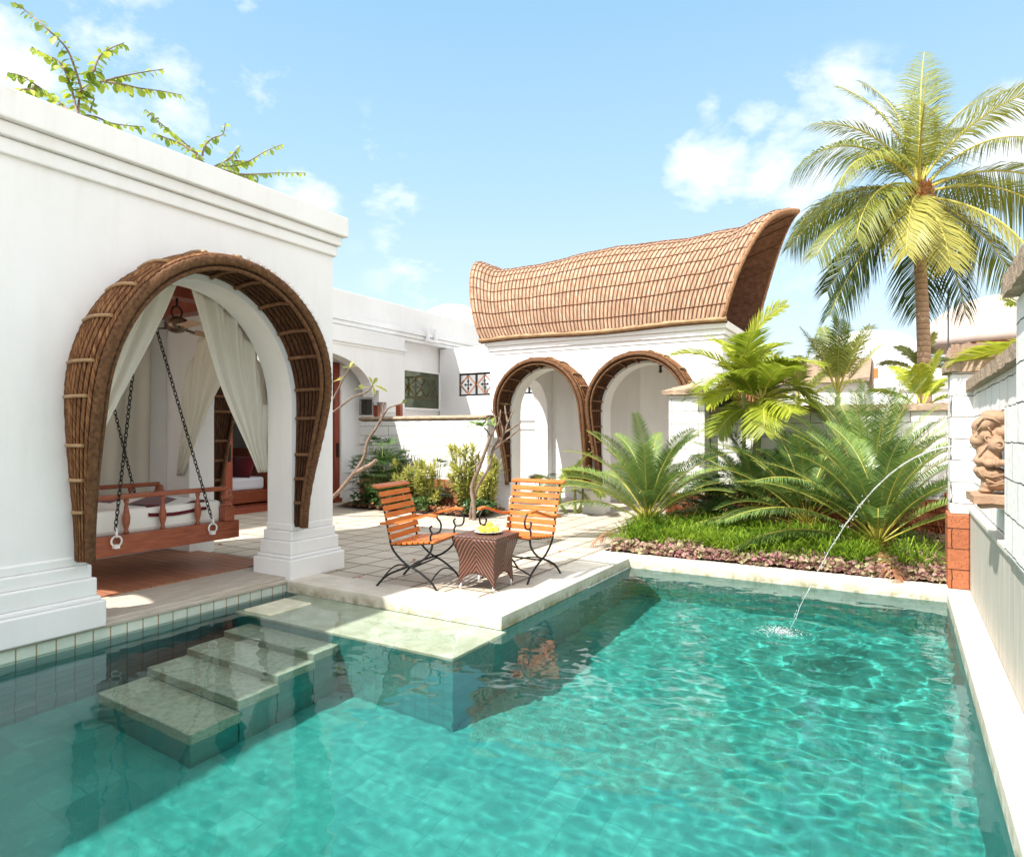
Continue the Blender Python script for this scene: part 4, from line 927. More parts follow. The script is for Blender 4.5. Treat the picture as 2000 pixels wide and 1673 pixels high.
def tpt(side,u,z):
    h=tw(z); a=lerp(-h,h,u); q=[(a,-h),(h,a),(-a,h),(-h,-a)][side]; return V((TX+q[0]*math.cos(RZ_)-q[1]*math.sin(RZ_),TY+q[0]*math.sin(RZ_)+q[1]*math.cos(RZ_),z))
for sd in range(4):
    def zf(u): return .04+.115*math.sqrt(max(0,1-((abs(u-.5)-.0)/.45)**2)) if abs(u-.5)<.45 else .04
    b.grid(28,16,lambda u,v: tpt(sd,u,lerp(zf(u),.485,v)),lambda u,v:(u,lerp(zf(u),.485,v)),flip=True)
body=b.build('body','rattan',tb); so=body.modifiers.new('thickness','SOLIDIFY'); so.thickness=.014; so.offset=-1
b=MB(); b.grid(14,14,lambda u,v: V((TX,TY,.487))+Matrix.Rotation(RZ_,3,'Z')@V((lerp(-.235,.235,u),lerp(-.235,.235,v),.004*math.sin(u*60)*math.sin(v*60))),lambda u,v:(u,v)); b.build('top','rattan',tb).modifiers.new('t','SOLIDIFY').thickness=.012
for sx,sy in ((-1,-1),(1,-1),(1,1),(-1,1)):
    q=V((TX,TY,0))+Matrix.Rotation(RZ_,3,'Z')@V((.175*sx,.175*sy,0)); b=MB(); b.tube([q,q+V((0,0,.06))],.012,8); b.build('foot','white_metal',tb)
pc=V((TX-.0,TY+.04,.50)); b=MB(); b.lathe([(.05,0),(.06,.004),(.13,.018),(.135,.022),(.128,.022),(.06,.009),(.01,.008)],pc,24); tag(b.build('fruit_plate','plate'),'shallow glazed plate holding lemons on the wicker table','plate')
for (dx,dy,dz,a),la in zip(((-.075,-.01,.042,.3),(-.02,.03,.05,1.2),(.03,-.03,.043,2.2),(.075,.02,.043,.8),(-.03,-.055,.045,1.7),(.015,.0,.082,.5)),('lemon at the left rim of the plate','lemon at the back of the plate beneath the top one','lemon at the front right of the plate','lemon at the right rim of the plate','lemon at the front left of the plate','lemon resting on top of the others')):
    b=MB(); b.lathe([(.004,-.045),(.012,-.038),(.026,-.022),(.031,0),(.026,.022),(.012,.036),(.005,.043)],(0,0,0),14); o=b.build('lemon','lemon'); o.location=pc+V((dx,dy,dz)); o.rotation_euler=(rad(80),0,a); tag(o,la,'lemon','lemons on the plate')
# ============================================================ PLANTS
def strip_leaf(b,base,d,nrm,length,w,var,hang=.3,fold=0):
    d=d.normalized(); sd=d.cross(nrm)
    if sd.length<1e-4: sd=Vector((1,0,0))
    sd.normalize(); m=base+d*length*.5; e=base+d*length-Vector((0,0,hang*length)); m-=Vector((0,0,hang*length*.22))
    a=b.vert(base-sd*w*.3); c=b.vert(base+sd*w*.3); f=b.vert(m+sd*w*.5); g=b.vert(m-sd*w*.5); t=b.vert(e)
    b.face((a,c,f,g),var); b.face((g,f,t),var)
def frond(lb,sb,base,az,el,length,droop,n=40,ll=.5,lw=.03,t0=.18,fwd=.55,lift=.25,hang=.25,var=.5,rr=.018,roll=0,rnd=random,seg=18,power=1.25,rag=0):
    p=Vector(base); pts=[]; tans=[]
    for i in range(seg+1):
        t=i/seg; e=el-droop*t**power; d=Vector((math.cos(e)*math.cos(az),math.cos(e)*math.sin(az),math.sin(e))); pts.append(p.copy()); tans.append(d); p=p+d*length/seg
    if sb is not None: sb.tube(pts,[lerp(rr,rr*.25,i/seg) for i in range(seg+1)],5,var=var)
    hz=Vector((-math.sin(az),math.cos(az),0))
    for k in range(n):
        t=t0+(1-t0)*(k+.5)/n; f=t*seg; i=min(seg-1,int(f)); q=pts[i].lerp(pts[i+1],f-i); T=tans[i].lerp(tans[i+1],f-i).normalized()
        up=hz.cross(T)*-1
        if up.z<0 and abs(T.z)<.95: up=-up
        R=Matrix.Rotation(roll*t,3,T); sd=R@hz; up=R@up
        tt=(t-t0)/(1-t0); prof=math.sin(PI*(.10+.84*tt))**.6*(1-.25*tt)
        for s in (-1,1):
            if rag and rnd.random()<rag: continue
            fw=fwd+.35*tt+rnd.uniform(-.08,.08)
            d=sd*s+T*fw+up*(lift+rnd.uniform(-.1,.1))
            strip_leaf(lb,q,d,up,ll*prof*rnd.uniform(.88,1.08),lw*(.6+.4*prof),min(1,max(0,var+rnd.uniform(-.2,.2))),hang*rnd.uniform(.7,1.3))
    return pts
def screen_az(deg): # 0 = photo right, 90 = away, 180 = left, 270 = towards the viewer
    a=rad(deg); v=Vector((RT[0],RT[1]))*math.cos(a)+Vector((FW[0],FW[1]))*math.sin(a); return math.atan2(v.y,v.x)
# ---- coconut palm
cb=at_y(1803,770,15.3); ct=at_y(1795,372,15.3)
cpalm=thing('coconut_palm',(cb.x,15.3,0),'tall coconut palm with ringed trunk rising behind the boundary wall','palm tree')
b=MB(); tp=[V((lerp(cb.x,ct.x,t)+.05*math.sin(t*4),15.3,ct.z*t)) for t in [i/40 for i in range(41)]]
b.tube(tp,[lerp(.15,.10,(i/40)**.8)*(1+.02*math.sin(i*3)) for i in range(41)],14); b.build('trunk','trunk',cpalm)
rnd=random.Random(21); lb=MB(); sb=MB(); yb=MB(); yb2=MB()
FR=[(60,86,3.7,.8,.6),(150,74,2.9,.8,.5),(185,50,3.0,1.75,.45),(200,34,2.8,1.75,.7),(172,16,2.9,1.5,.45),(215,6,2.8,1.4,.6),(190,-14,2.8,.85,.4),(160,-42,2.9,.45,.1),(20,-48,2.8,.45,.1),(330,64,2.9,1.2,.7),(8,52,3.4,1.15,.6),(0,28,3.2,1.4,.65),(345,10,2.9,1.5,.6),(30,4,2.8,1.3,.4),(100,60,2.7,1.,.4),(125,38,2.8,1.4,.3),(40,66,3.0,1.1,.5),(235,56,2.3,1.5,.8),(80,20,2.7,1.3,.3),(140,8,2.7,1.2,.3),(355,-24,2.8,.8,.45),(110,-24,2.6,.6,.1),(45,84,3.8,.85,.4),(20,74,3.6,1.1,.6),(110,84,3.4,.8,.5),(168,64,2.7,1.3,.5),(25,40,3.0,1.3,.5),(60,-55,2.6,.3,.05)]
for th,el,ln,dr,va in FR:
    frond(lb,sb,ct+V((0,0,U(-.1,.12))),screen_az(th+rnd.uniform(-9,9)),rad(el+rnd.uniform(-5,5)),ln,dr,84,.86,.027,.14,.6,.10 if el>0 else -.1,.62 if el<60 else .3,va,.03,rnd.uniform(-1.1,1.1),rnd,20,1.25,.10)
for th,el,ln,dr in ((232,-12,2.5,1.2),(315,-20,2.9,1.1),(262,-38,2.1,.7)): frond(yb,yb2,ct-V((0,0,.12)),screen_az(th),rad(el),ln,dr,70,.75,.034,.12,.5,0,.5,.6,.03,.3,rnd,20)
lb.build('crown','coco',cpalm); sb.build('frond_stalks','stem',cpalm); yb.build('yellow_fronds','coco_yellow',cpalm); yb2.build('yellow_stalks','stem',cpalm)
b=MB()
for k in range(60):
    a=rnd.uniform(0,2*PI); q=ct+V((math.cos(a)*.15,math.sin(a)*.15,rnd.uniform(-.45,.12))); b.poly([q,q+V((math.cos(a)*.12,math.sin(a)*.12,rnd.uniform(.05,.25))),q+V((math.cos(a+.7)*.1,math.sin(a+.7)*.1,rnd.uniform(-.1,.2)))])
b.tube([ct-V((0,0,.5)),ct+V((0,0,.1))],[.13,.17],10); b.build('fibre','fibre',cpalm)
for dx,dy,dz in ((.26,.05,-.30),(.30,.12,-.45),(-.2,.15,-.32),(.18,-.12,-.42)):
    b=MB(); b.blob(ct+V((dx,dy,dz)),(.10,.10,.13),None,10,8); b.build('coconut','bark',cpalm)
# ---- young palms behind the wall
def young_palm(px,py_base,py_top,Y,label,n,spread,ll=.42,mat='areca_dim',els=(86,40),seed=1,group=None,lw=.026,stalk='stem'):
    base=at_y(px,py_base,Y); top=at_y(px,py_top,Y); H=(top.z-base.z); t=thing('young_palm',(base.x,Y,0),label,'palm',group); rnd=random.Random(seed); lb=MB(); sb=MB(); b=MB()
    b.tube([V((base.x,Y,0)),V((base.x,Y,base.z))],[.07,.05],8); b.build('trunk','bark',t)
    for k in range(n):
        el=rad(lerp(els[0],els[1],k/max(1,n-1))); frond(lb,sb,base,rad(k*137.5)+rnd.uniform(-.2,.2),el,H*rnd.uniform(.9,1.05)*(1.05 if k<2 else 1),spread*rnd.uniform(.7,1.2)*(.35 if k==0 else 1),60,ll,lw,.3,.7,.25,.35,rnd.uniform(.3,.9),.016,rnd.uniform(-.5,.5),rnd)
    lb.build('crown',mat,t); sb.build('frond_stalks',stalk,t); return t
young_palm(1636,775,628,14.0,'young feathery palm left of the coconut trunk, beyond the wall',9,.45,.5,seed=4,els=(86,58),lw=.018)
young_palm(1800,735,650,17.0,'small palm half hidden behind the coconut trunk',7,.9,.45,'coco',(80,25),seed=9)
young_palm(1800,800,690,11.6,'young palm with upright narrow fronds in front of the coconut trunk',6,.7,.35,'areca',(80,35),seed=13)
young_palm(1560,790,655,16.0,'dim palm peeping out right of the pavilion roof end',7,.8,.5,'coco',(84,25),seed=17)
# ---- lime palms (several clustered stems)
def clump_palm(loc,label,stems,hz,flen,n,ll,lw,mat,seed,droop=1.0,base_z=0,els=(82,5),cat='palm',name='clustered_palm',smat='stem_green'):
    t=thing(name,(loc[0],loc[1],base_z),label,cat); rnd=random.Random(seed); lb=MB(); sb=MB(); b=MB()
    for s in range(stems):
        a=rnd.uniform(0,2*PI); r=.0 if s==0 else rnd.uniform(.06,.2); x,y=loc[0]+r*math.cos(a),loc[1]+r*math.sin(a); h=hz*(1 if s==0 else rnd.uniform(.55,.95)); lean=V((math.cos(a),math.sin(a),0))*(.0 if s==0 else .12)
        top=V((x,y,base_z+h))+lean; b.tube([V((x,y,base_z)),V((x,y,base_z)).lerp(top,.5)-lean*.1,top,top+V((0,0,.3))],[.032,.028,.026,.014],8)
        for k in range(n):
            el=rad(lerp(els[0],els[1],k/max(1,n-1))+rnd.uniform(-6,6)); frond(lb,sb,top+V((0,0,.2)),rad(k*137.5+s*60)+rnd.uniform(-.3,.3),el,flen*rnd.uniform(.8,1.1)*(1 if s==0 else .8),droop*rnd.uniform(.8,1.25),34,ll,lw,.2,.7,.3,.22,rnd.uniform(.25,.9),.013,rnd.uniform(-.5,.5),rnd)
    lb.build('crown',mat,t); sb.build('frond_stalks','stem',t); b.build('trunk',smat,t); return t
clump_palm((-2.0,10.1),'lime green palm with broad leaflets in front of the pavilion corner',3,1.95,1.2,10,.50,.036,'areca',5,1.05,.08,(88,-5))
q=at_y(1985,640,7.2); clump_palm((1.35,7.4),'lime green palm leaning over the fountain wall top',2,1.9,1.0,7,.42,.036,'areca',31,1.1,0,(75,0))
q=at_y(1118,1003,10.6); clump_palm((-4.99,10.62),'small yellowing palm sapling in gravel by the pavilion column',3,.30,.75,6,.26,.022,'areca_dim',8,1.3,0,(80,20))
b=MB(); b.blob((-4.99,10.62,-.01),(.28,.26,.03),None,20,6); tag(b.build('gravel_patch','gravel'),'pale gravel patch round the palm sapling','gravel',kind='stuff')
# ---- cycads
def cycad(loc,label,n,flen,els,seed,droop=.95,extra=(),mat='cycad',ll=.24,azr=None,va=(.3,.85)):
    x,y=loc; z=bedz(x,y); t=thing('cycad',(x,y,z),label,'cycad','cycads in the garden bed'); rnd=random.Random(seed); lb=MB(); sb=MB(); b=MB()
    b.tube([V((x,y,z-.02)),V((x,y,z+.1)),V((x,y,z+.2))],[.13,.14,.08],10)
    for k in range(90):
        a=rnd.uniform(0,2*PI); r=.10; q=V((x+r*math.cos(a),y+r*math.sin(a),z+rnd.uniform(.0,.2))); d=V((math.cos(a),math.sin(a),rnd.uniform(.2,1.4))); strip_leaf(b,q,d,V((0,0,1)),rnd.uniform(.08,.16),.035,.5,.1)
    b.build('trunk','fibre',t)
    for k in range(n):
        el=rad(lerp(els[0],els[1],(k/max(1,n-1))**.9)+rnd.uniform(-5,5)); az=rad(k*137.5)+rnd.uniform(-.2,.2)
        frond(lb,sb,V((x,y,z+.18)),az,el,flen*rnd.uniform(.85,1.08),droop*rnd.uniform(.75,1.25),84,ll,.0125,.2,.55,.42,.12,rnd.uniform(*va),.011,rnd.uniform(-.4,.4),rnd,20,1.5)
    for th,el,ln,dr in extra: frond(lb,sb,V((x,y,z+.12)),screen_az(th),rad(el),ln,dr,84,ll*1.15,.015,.2,.5,.1,.35,.5,.012,0,rnd,20)
    lb.build('crown',mat,t); sb.build('frond_stalks','stem',t)
    db=MB()
    for k in range(3): frond(db,db,V((x,y,z+.1)),rad(k*130+seed*40),rad(rnd.uniform(5,22)),flen*.7,rnd.uniform(.7,1.1),50,ll*.8,.012,.2,.6,.1,.5,rnd.uniform(.4,.9),.009,0,rnd,16,1.3,.25)
    db.build('dry_fronds','litter',t)
cycad((-3.0,8.72),'big cycad at the left end of the bed beside the paved terrace',30,1.62,(84,34),3,1.0,((180,38,1.6,1.35),(176,52,1.7,1.3),(5,45,1.75,1.25),(10,30,1.5,1.2),(0,60,1.6,1.2)))
cycad((-.22,8.35),'big cycad at the right end of the bed behind the falling water jet',28,1.62,(86,36),7,.95,((185,40,1.9,1.2),(195,58,1.9,1.3),(178,26,1.7,1.1)))
cycad((-1.05,9.25),'cycad in the middle of the bed with one frond lying low over the grass',22,1.55,(80,25),12,1.0,((186,22,1.75,.95),(200,35,1.5,1.2)),va=(.15,.6))
cycad((-.35,9.75),'tall upright cycad against the boundary wall, grey green fronds',26,1.95,(88,50),19,.7,ll=.28,va=(.5,.95))
cycad((-1.75,9.8),'cycad behind the low frond, dark, near the lime palm stems',20,1.5,(82,30),23,.95,va=(.1,.5))
# ---- fan palms (rhapis)
def fan_plant(loc,label,n,hz,r,seed,base=0,mat='rhapis',size=.26):
    t=thing('fan_palm',(loc[0],loc[1],base),label,'shrub'); rnd=random.Random(seed); lb=MB(); sb=MB()
    for k in range(n):
        a=rnd.uniform(0,2*PI); rr=r*math.sqrt(rnd.random()); h=hz*rnd.uniform(.15,1)*(1-.35*(rr/r)**2); q=V((loc[0]+rr*math.cos(a),loc[1]+rr*math.sin(a),base+h)); sb.tube([V((loc[0]+rr*.35*math.cos(a),loc[1]+rr*.35*math.sin(a),base)),V((loc[0]+rr*.6*math.cos(a),loc[1]+rr*.6*math.sin(a),base+h*.6)),q],[.009,.007,.005],5)
        out=V((math.cos(a)*rnd.uniform(.4,1),math.sin(a)*rnd.uniform(.4,1),rnd.uniform(-.2,.7))).normalized(); sd=out.cross(V((0,0,1))).normalized(); up=sd.cross(out); m=rnd.randint(6,9); va=rnd.uniform(.1,.9)
        for j in range(m):
            an=lerp(-1.25,1.25,j/(m-1)); d=out*math.cos(an)+sd*math.sin(an); strip_leaf(lb,q,d,up,size*rnd.uniform(.8,1.1),.032,va+rnd.uniform(-.1,.1),.22)
    lb.build('foliage',mat,t); sb.build('stems','stem_green',t)
fan_plant((-8.85,9.85),'dark green fan palm clump at the left end of the planted bed',125,1.35,.52,2,.05,size=.30)
fan_plant((-8.35,9.5),'low dark fan palm spilling over the bed edge on the left',60,.5,.42,4,.05,size=.2)
fan_plant((-2.25,9.55),'dark fan palm between the two big cycads, by the laterite pier',95,.85,.50,6,.1)
fan_plant((-6.35,11.9),'small fan palm seen inside the left pavilion arch',24,.75,.25,8,.03)
fan_plant((-7.55,9.95),'green fan palm between the yellow shrubs below the block wall',26,1.0,.26,10,.05,size=.24)
# ---- yellow variegated shrubs
def rosette(b,q,d,n,ln,w,rnd):
    d=d.normalized(); a0=d.orthogonal().normalized(); b0=d.cross(a0)
    for k in range(n):
        an=k*2.4; tilt=lerp(.2,1.5,k/n); dd=d*math.cos(tilt)+(a0*math.cos(an)+b0*math.sin(an))*math.sin(tilt); strip_leaf(b,q-d*.05*k/n*2,dd,d,ln*rnd.uniform(.8,1.1),w,rnd.uniform(.2,1),.18)
def shrub(loc,label,n,hz,r,seed,base=.05,group='yellow shrubs along the block wall'):
    t=thing('variegated_shrub',(loc[0],loc[1],base),label,'shrub',group); rnd=random.Random(seed); lb=MB(); sb=MB()
    for k in range(n):
        a=rnd.uniform(0,2*PI); rr=r*math.sqrt(rnd.random()); h=hz*rnd.uniform(.3,1); q=V((loc[0]+rr*math.cos(a),loc[1]+rr*math.sin(a)*.7,base+h)); p0=V((loc[0]+rr*.3*math.cos(a),loc[1]+rr*.3*math.sin(a),base)); sb.tube([p0,p0.lerp(q,.6)+V((0,0,.02)),q],[.010,.008,.006],5)
        rosette(lb,q,(q-p0).normalized()+V((rnd.uniform(-.3,.3),rnd.uniform(-.6,.0),.2)),18,.18,.030,rnd)
        rosette(lb,p0.lerp(q,.7),(q-p0).normalized()+V((rnd.uniform(-.4,.4),rnd.uniform(-.6,.1),.0)),14,.16,.028,rnd)
    lb.build('foliage','dracaena',t); sb.build('stems','stem_green',t)
shrub((-8.15,9.85),'yellow variegated shrub beside the dark fan palm, leftmost of the row',24,.85,.36,1)
shrub((-7.55,9.65),'yellow variegated shrub in the middle of the bed, behind the reddish chair',22,.85,.28,2)
shrub((-6.85,9.85),'tallest yellow variegated shrub, just left of the bare plumeria',34,1.15,.34,3)
shrub((-6.30,9.8),'yellow variegated shrub right of the plumeria at the hood foot',22,.95,.24,4)
# ---- leaf litter and low cover in the planter
def scatter(name,label,cat,mat,n,region,size,zf,rnd,cup=.4,flat=.6):
    b=MB()
    for k in range(n):
        x,y=region(rnd); z=zf(x,y)+rnd.uniform(0,1)**2*flat*size*2; a=rnd.uniform(0,2*PI); s=size*rnd.uniform(.6,1.25); n_=V((rnd.gauss(0,cup),rnd.gauss(0,cup)-.25,1)).normalized(); d=V((math.cos(a),math.sin(a),0)); d=(d-n_*d.dot(n_)).normalized(); sd=n_.cross(d); q=V((x,y,z)); va=rnd.random()
        i=[b.vert(p) for p in (q-d*s*.55,q-d*.1*s+sd*s*.42+n_*s*.12,q+d*s*.6-n_*s*.12,q-d*.1*s-sd*s*.42+n_*s*.12)]; b.face((i[0],i[1],i[2]),va); b.face((i[0],i[2],i[3]),va)
    return tag(b.build(name,mat),label,cat,kind='stuff')
rnd=random.Random(77)
scatter('leaf_litter','dry brown leaf litter on the planter soil','leaf litter','litter',1500,lambda r:(r.uniform(-9.3,-6.2),r.uniform(9.3,10.3)),.07,lambda x,y:.06,rnd)
scatter('planter_cover','dark low leaves at the planter edge','ground cover','rhapis',1100,lambda r:(r.choice((r.uniform(-9.2,-7.3),r.uniform(-6.6,-6.1))),r.uniform(9.3,9.8)),.08,lambda x,y:.09,rnd,.8,1.2)
def cover_region(r):
    while True:
        x,y=r.uniform(-3.05,.37),r.uniform(7.50,9.6)
        if y<7.68+.06*math.sin(x*5) or (x>-.15+.25*math.sin(y*4) and y<9.2): return x,y
def coverz(x,y): return bedz(x,y)+.02+.04*noise.noise(V((x*4,y*4,0)))+.05*sstep((y-7.53)/.2)
scatter('purple_ground_cover','low purple and green leaves edging the bed along the coping','ground cover','purple',6500,cover_region,.058,coverz,rnd,.7,.9)
rnd=random.Random(91)
scatter('fallen_leaves','a few dry leaves lying on the terrace paving','fallen leaves','litter',46,lambda r:(r.uniform(-8,-3.2),r.uniform(4.6,9.2)),.045,lambda x,y:.008,rnd,.15,.05)
# ---- ribbon grass
b=MB(); rnd=random.Random(8)
ncl=0
while ncl<420:
    x,y=rnd.uniform(-3.05,.3),rnd.uniform(7.64,9.0)
    if x>-.3 and rnd.random()<.75: continue
    if y<7.72 and rnd.random()<.6: continue
    if (x+.22)**2+(y-8.35)**2<.03 or x<-3.02+.5*max(0,y-8.9): continue
    ncl+=1; z=bedz(x,y); vb=rnd.uniform(.15,.75); hs=rnd.uniform(.75,1.15)
    for k in range(26):
        a=rnd.uniform(0,2*PI); el=rnd.uniform(.7,1.5); ln=rnd.uniform(.26,.46)*hs; d=V((math.cos(a)*math.cos(el),math.sin(a)*math.cos(el),math.sin(el))); q=V((x+math.cos(a)*.025,y+math.sin(a)*.025,z)); sd=V((-math.sin(a),math.cos(a),0))*rnd.uniform(.004,.0075); va=min(1,max(0,vb+rnd.uniform(-.25,.25)))
        h=V((math.cos(a),math.sin(a),0)); p1=q+d*ln*.5; p2=q+d*ln*.8+h*ln*.10-V((0,0,.03)); p3=q+d*ln*.9+h*ln*.34-V((0,0,ln*.26))
        i=[b.vert(p) for p in (q-sd*.7,q+sd*.7,p1+sd,p1-sd,p2+sd*.8,p2-sd*.8,p3)]; b.face((i[0],i[1],i[2],i[3]),va,True); b.face((i[3],i[2],i[4],i[5]),va,True); b.face((i[5],i[4],i[6]),va,True)
tag(b.build('ribbon_grass','grass'),'bright green arching ribbon grass filling the bed','grass',kind='stuff')
# ---- plumerias
def limb(b,pts,r0,r1):
    n=len(pts); out=[]
    for i in range(n-1):
        p0=V(pts[max(i-1,0)]);p1=V(pts[i]);p2=V(pts[i+1]);p3=V(pts[min(i+2,n-1)])
        for k in range(6):
            u=k/6; out.append(.5*((2*p1)+(p2-p0)*u+(2*p0-5*p1+4*p2-p3)*u*u+(3*p1-p0-3*p2+p3)*u**3))
    out.append(V(pts[-1])); m=len(out); b.tube(out,[lerp(r0,r1,i/(m-1))*(1+.08*math.sin(i*2.2)) for i in range(m)],8); return out
def big_leaf(b,q,d,up,ln,w,va):
    d=d.normalized(); sd=d.cross(up).normalized(); u=sd.cross(d); pr=[(0,.05),(.2,.45),(.5,1),(.75,.85),(.92,.4),(1,0)]; prev=None
    for t,k in pr:
        c=q+d*ln*t-V((0,0,.25*ln*t*t)); row=(b.vert(c-sd*w*k*.5+u*w*.12*k),b.vert(c),b.vert(c+sd*w*k*.5+u*w*.12*k))
        if prev: b.face((prev[0],prev[1],row[1],row[0]),va,True); b.face((prev[1],prev[2],row[2],row[1]),va,True)
        prev=row
def rosette_big(b,q,d,n,ln,w,rnd):
    d=d.normalized(); a0=d.orthogonal().normalized(); b0=d.cross(a0)
    for k in range(n):
        an=k*2.4; ti=rnd.uniform(.7,1.5); big_leaf(b,q,d*math.cos(ti)+(a0*math.cos(an)+b0*math.sin(an))*math.sin(ti),d,ln*rnd.uniform(.7,1.1),w,rnd.random())
YP=9.13
def P(px,py,dy=0): return at_y(px,py,YP+dy)
pt=thing('plumeria_tree',(P(925,1015).x,YP,0),'bare branched plumeria with one leafy tip growing from the terrace','tree')
b=MB(); limb(b,[P(926,1016),P(925,985),P(922,950),P(935,915),P(950,875),P(957,855)],.038,.026); limb(b,[P(919,1015,.05),P(922,985,.05),P(934,948,.05),P(955,912,.08),P(962,880,.1),P(972,862,.1)],.03,.022)
for pp in ([P(957,855),P(952,842),P(945,835)],[P(957,855),P(966,838),P(968,818),P(958,798)],[P(966,838),P(975,822),P(978,800)],[P(972,862,.1),P(985,845,.1),P(992,825,.1),P(1003,802,.1)],[P(985,845,.1),P(1000,836,.1),P(1016,826,.1)],[P(992,825,.1),P(988,808,.1),P(986,792,.1)],[P(962,880,.1),P(978,866,.1),P(1000,850,.1),P(1015,836,.1)],[P(935,915),P(928,900),P(938,880)],[P(978,866,.1),P(982,840,.05),P(974,815,.05)]): limb(b,pp,.021,.011)
b.build('trunk','bark',pt); lb=MB(); rnd=random.Random(2)
for px,py,n,ln in ((943,833,9,.27),(930,826,6,.22),(962,828,4,.2)): rosette_big(lb,P(px,py),V((-.2,-.3,.8)),n,ln,.075,rnd)
for px,py in ((986,791),(1003,801),(958,797)): rosette_big(lb,P(px,py,.1),V((0,0,1)),3,.08,.02,rnd)
lb.build('foliage','plum_leaf',pt)
YP2=8.2
def P2(px,py,dy=0): return at_y(px,py,YP2+dy)
pt=thing('plumeria_tree',(P2(620,1010).x,YP2,0),'slanting plumeria leaning out from behind the porch column, yellow green tips','tree')
b=MB(); limb(b,[V((P2(590,1010).x,YP2,0)),P2(648,972),P2(690,925),P2(710,895),P2(718,862),P2(735,835),P2(750,808)],.040,.018); limb(b,[P2(690,925),P2(715,912),P2(728,905),P2(735,898)],.04,.034)
limb(b,[P2(750,808),P2(748,795),P2(752,785)],.02,.012); limb(b,[P2(750,808),P2(760,796),P2(785,788)],.018,.01); limb(b,[P2(600,830,.1),P2(648,806,.1),P2(690,775,.1),P2(715,766,.1),P2(728,752,.1)],.02,.012); limb(b,[P2(640,800,.2),P2(668,745,.2),P2(683,718,.2)],.016,.01); limb(b,[V((P2(590,1010).x,YP2+.1,0)),P2(592,920,.1),P2(600,830,.1),P2(640,800,.2)],.05,.02)
b.build('trunk','bark',pt); lb=MB(); rnd=random.Random(6)
for px,py,n,ln,d in ((728,752,5,.26,(.5,0,.3)),(683,718,6,.2,(0,-.2,1)),(665,742,3,.16,(-.3,-.3,.5)),(785,788,2,.12,(1,0,.2)),(705,760,3,.2,(-.2,0,1))): rosette_big(lb,P2(px,py,.1),V(d),n,ln,.07,rnd)
lb.build('foliage','plum_yellow',pt)
# ---- saplings growing on the porch roof
def sapling(label,X,branches,seed,dens=26,ln=.05):
    q0=at_x(*branches[0][0],X); t=thing('roof_sapling',(X,q0.y,q0.z),label,'sapling','wild saplings on the porch roof'); b=MB(); lb=MB(); rnd=random.Random(seed)
    for br in branches:
        pts=[at_x(px,py,X+.12*math.sin(i*1.7+px)) for i,(px,py) in enumerate(br)]; out=limb(b,pts,.010,.003); m=len(out)
        tot=sum((out[i+1]-out[i]).length for i in range(m-1)); k=max(4,int(tot*dens*1.7))
        for j in range(k):
            f=lerp(.12,1,j/k)*(m-1); i=min(m-2,int(f)); q=out[i].lerp(out[i+1],f-i); T=(out[i+1]-out[i]).normalized(); s=1 if j%2 else -1; sd=T.cross(V((.6,-.5,.5))).normalized()*s
            d=sd*.7+T*.4+V((rnd.uniform(-.5,.5),rnd.uniform(-.5,.5),-.55)); L_=ln*1.08*rnd.uniform(.6,1.3)*(1.1-.4*j/k); big_leaf(lb,q,d,V((rnd.uniform(-.4,.8),rnd.uniform(-.8,.2),.6)),L_*1.3,L_*1.0,rnd.random())
    b.build('stems','bark',t); lb.build('foliage','heart',t)
sapling('larger wild sapling sprouting on the porch roof at upper left',-5.45,[[(152,232),(155,190),(160,175),(175,163)],[(152,228),(140,175),(125,135),(112,118),(85,105),(62,92)],[(160,178),(150,145),(130,95),(90,55),(55,25),(28,5)],[(175,163),(182,140),(195,110),(215,95),(242,84)],[(175,163),(205,158),(235,150),(275,142),(320,135)],[(205,160),(240,165),(270,172),(315,178),(355,186)],[(140,222),(110,195),(75,170),(45,150),(15,142)],[(155,225),(185,228),(215,240),(245,245),(280,248)],[(75,170),(50,175),(15,172)],[(175,220),(180,205),(185,192)]],3)
sapling('smaller wild sapling farther along the porch roof edge',-5.45,[[(412,332),(390,310),(372,290),(340,262),(310,238),(284,214)],[(385,300),(350,280),(320,268),(300,260)],[(395,305),(400,285),(415,270),(435,262),(440,240)],[(412,330),(425,322),(445,312),(460,295),(470,285)],[(425,322),(450,325),(480,318),(520,295),(552,282)],[(430,330),(470,340),(500,340),(540,338),(597,338)],[(412,334),(440,342),(470,345),(500,352)],[(445,312),(470,315),(490,315)]],5,24,.042)
# ============================================================ LIGHT, SKY, CAMERA
SUN=V((-.25,-.60,.78)).normalized()
l=bpy.data.lights.new('sun','SUN'); l.energy=3.1; l.angle=rad(.8); l.color=(1,.96,.90); l.cycles.is_caustics_light=True
so=bpy.data.objects.new('sun',l); COL.objects.link(so); so.rotation_euler=(-SUN).to_track_quat('-Z','Y').to_euler(); so.location=(0,-10,20)
wd=bpy.data.worlds.new('World'); SC.world=wd; wd.use_nodes=True; nt=wd.node_tree; bg=nt.nodes['Background']
sky=N(nt,'ShaderNodeTexSky',sky_type='NISHITA'); sky.sun_disc=False; sky.sun_elevation=math.asin(SUN.z); sky.sun_rotation=math.atan2(SUN.x,SUN.y); sky.air_density=1.0; sky.dust_density=.6; sky.ozone_density=1.4; sky.altitude=0
tc=N(nt,'ShaderNodeTexCoord'); v=tc.outputs['Generated']
def sky_dir(px,py): return V(((px-1000)/FPX*RT[0]+FW[0],(px-1000)/FPX*RT[1]+FW[1],(HOR-py)/FPX)).normalized()
wv=N(nt,'ShaderNodeMapping'); wv.inputs['Scale'].default_value=(1,1,1.7); L(nt,v,wv.inputs[0])
n1=nz(nt,wv.outputs[0],5.5,8,.58,.25); n2=nz(nt,wv.outputs[0],17,7,.62,.3)
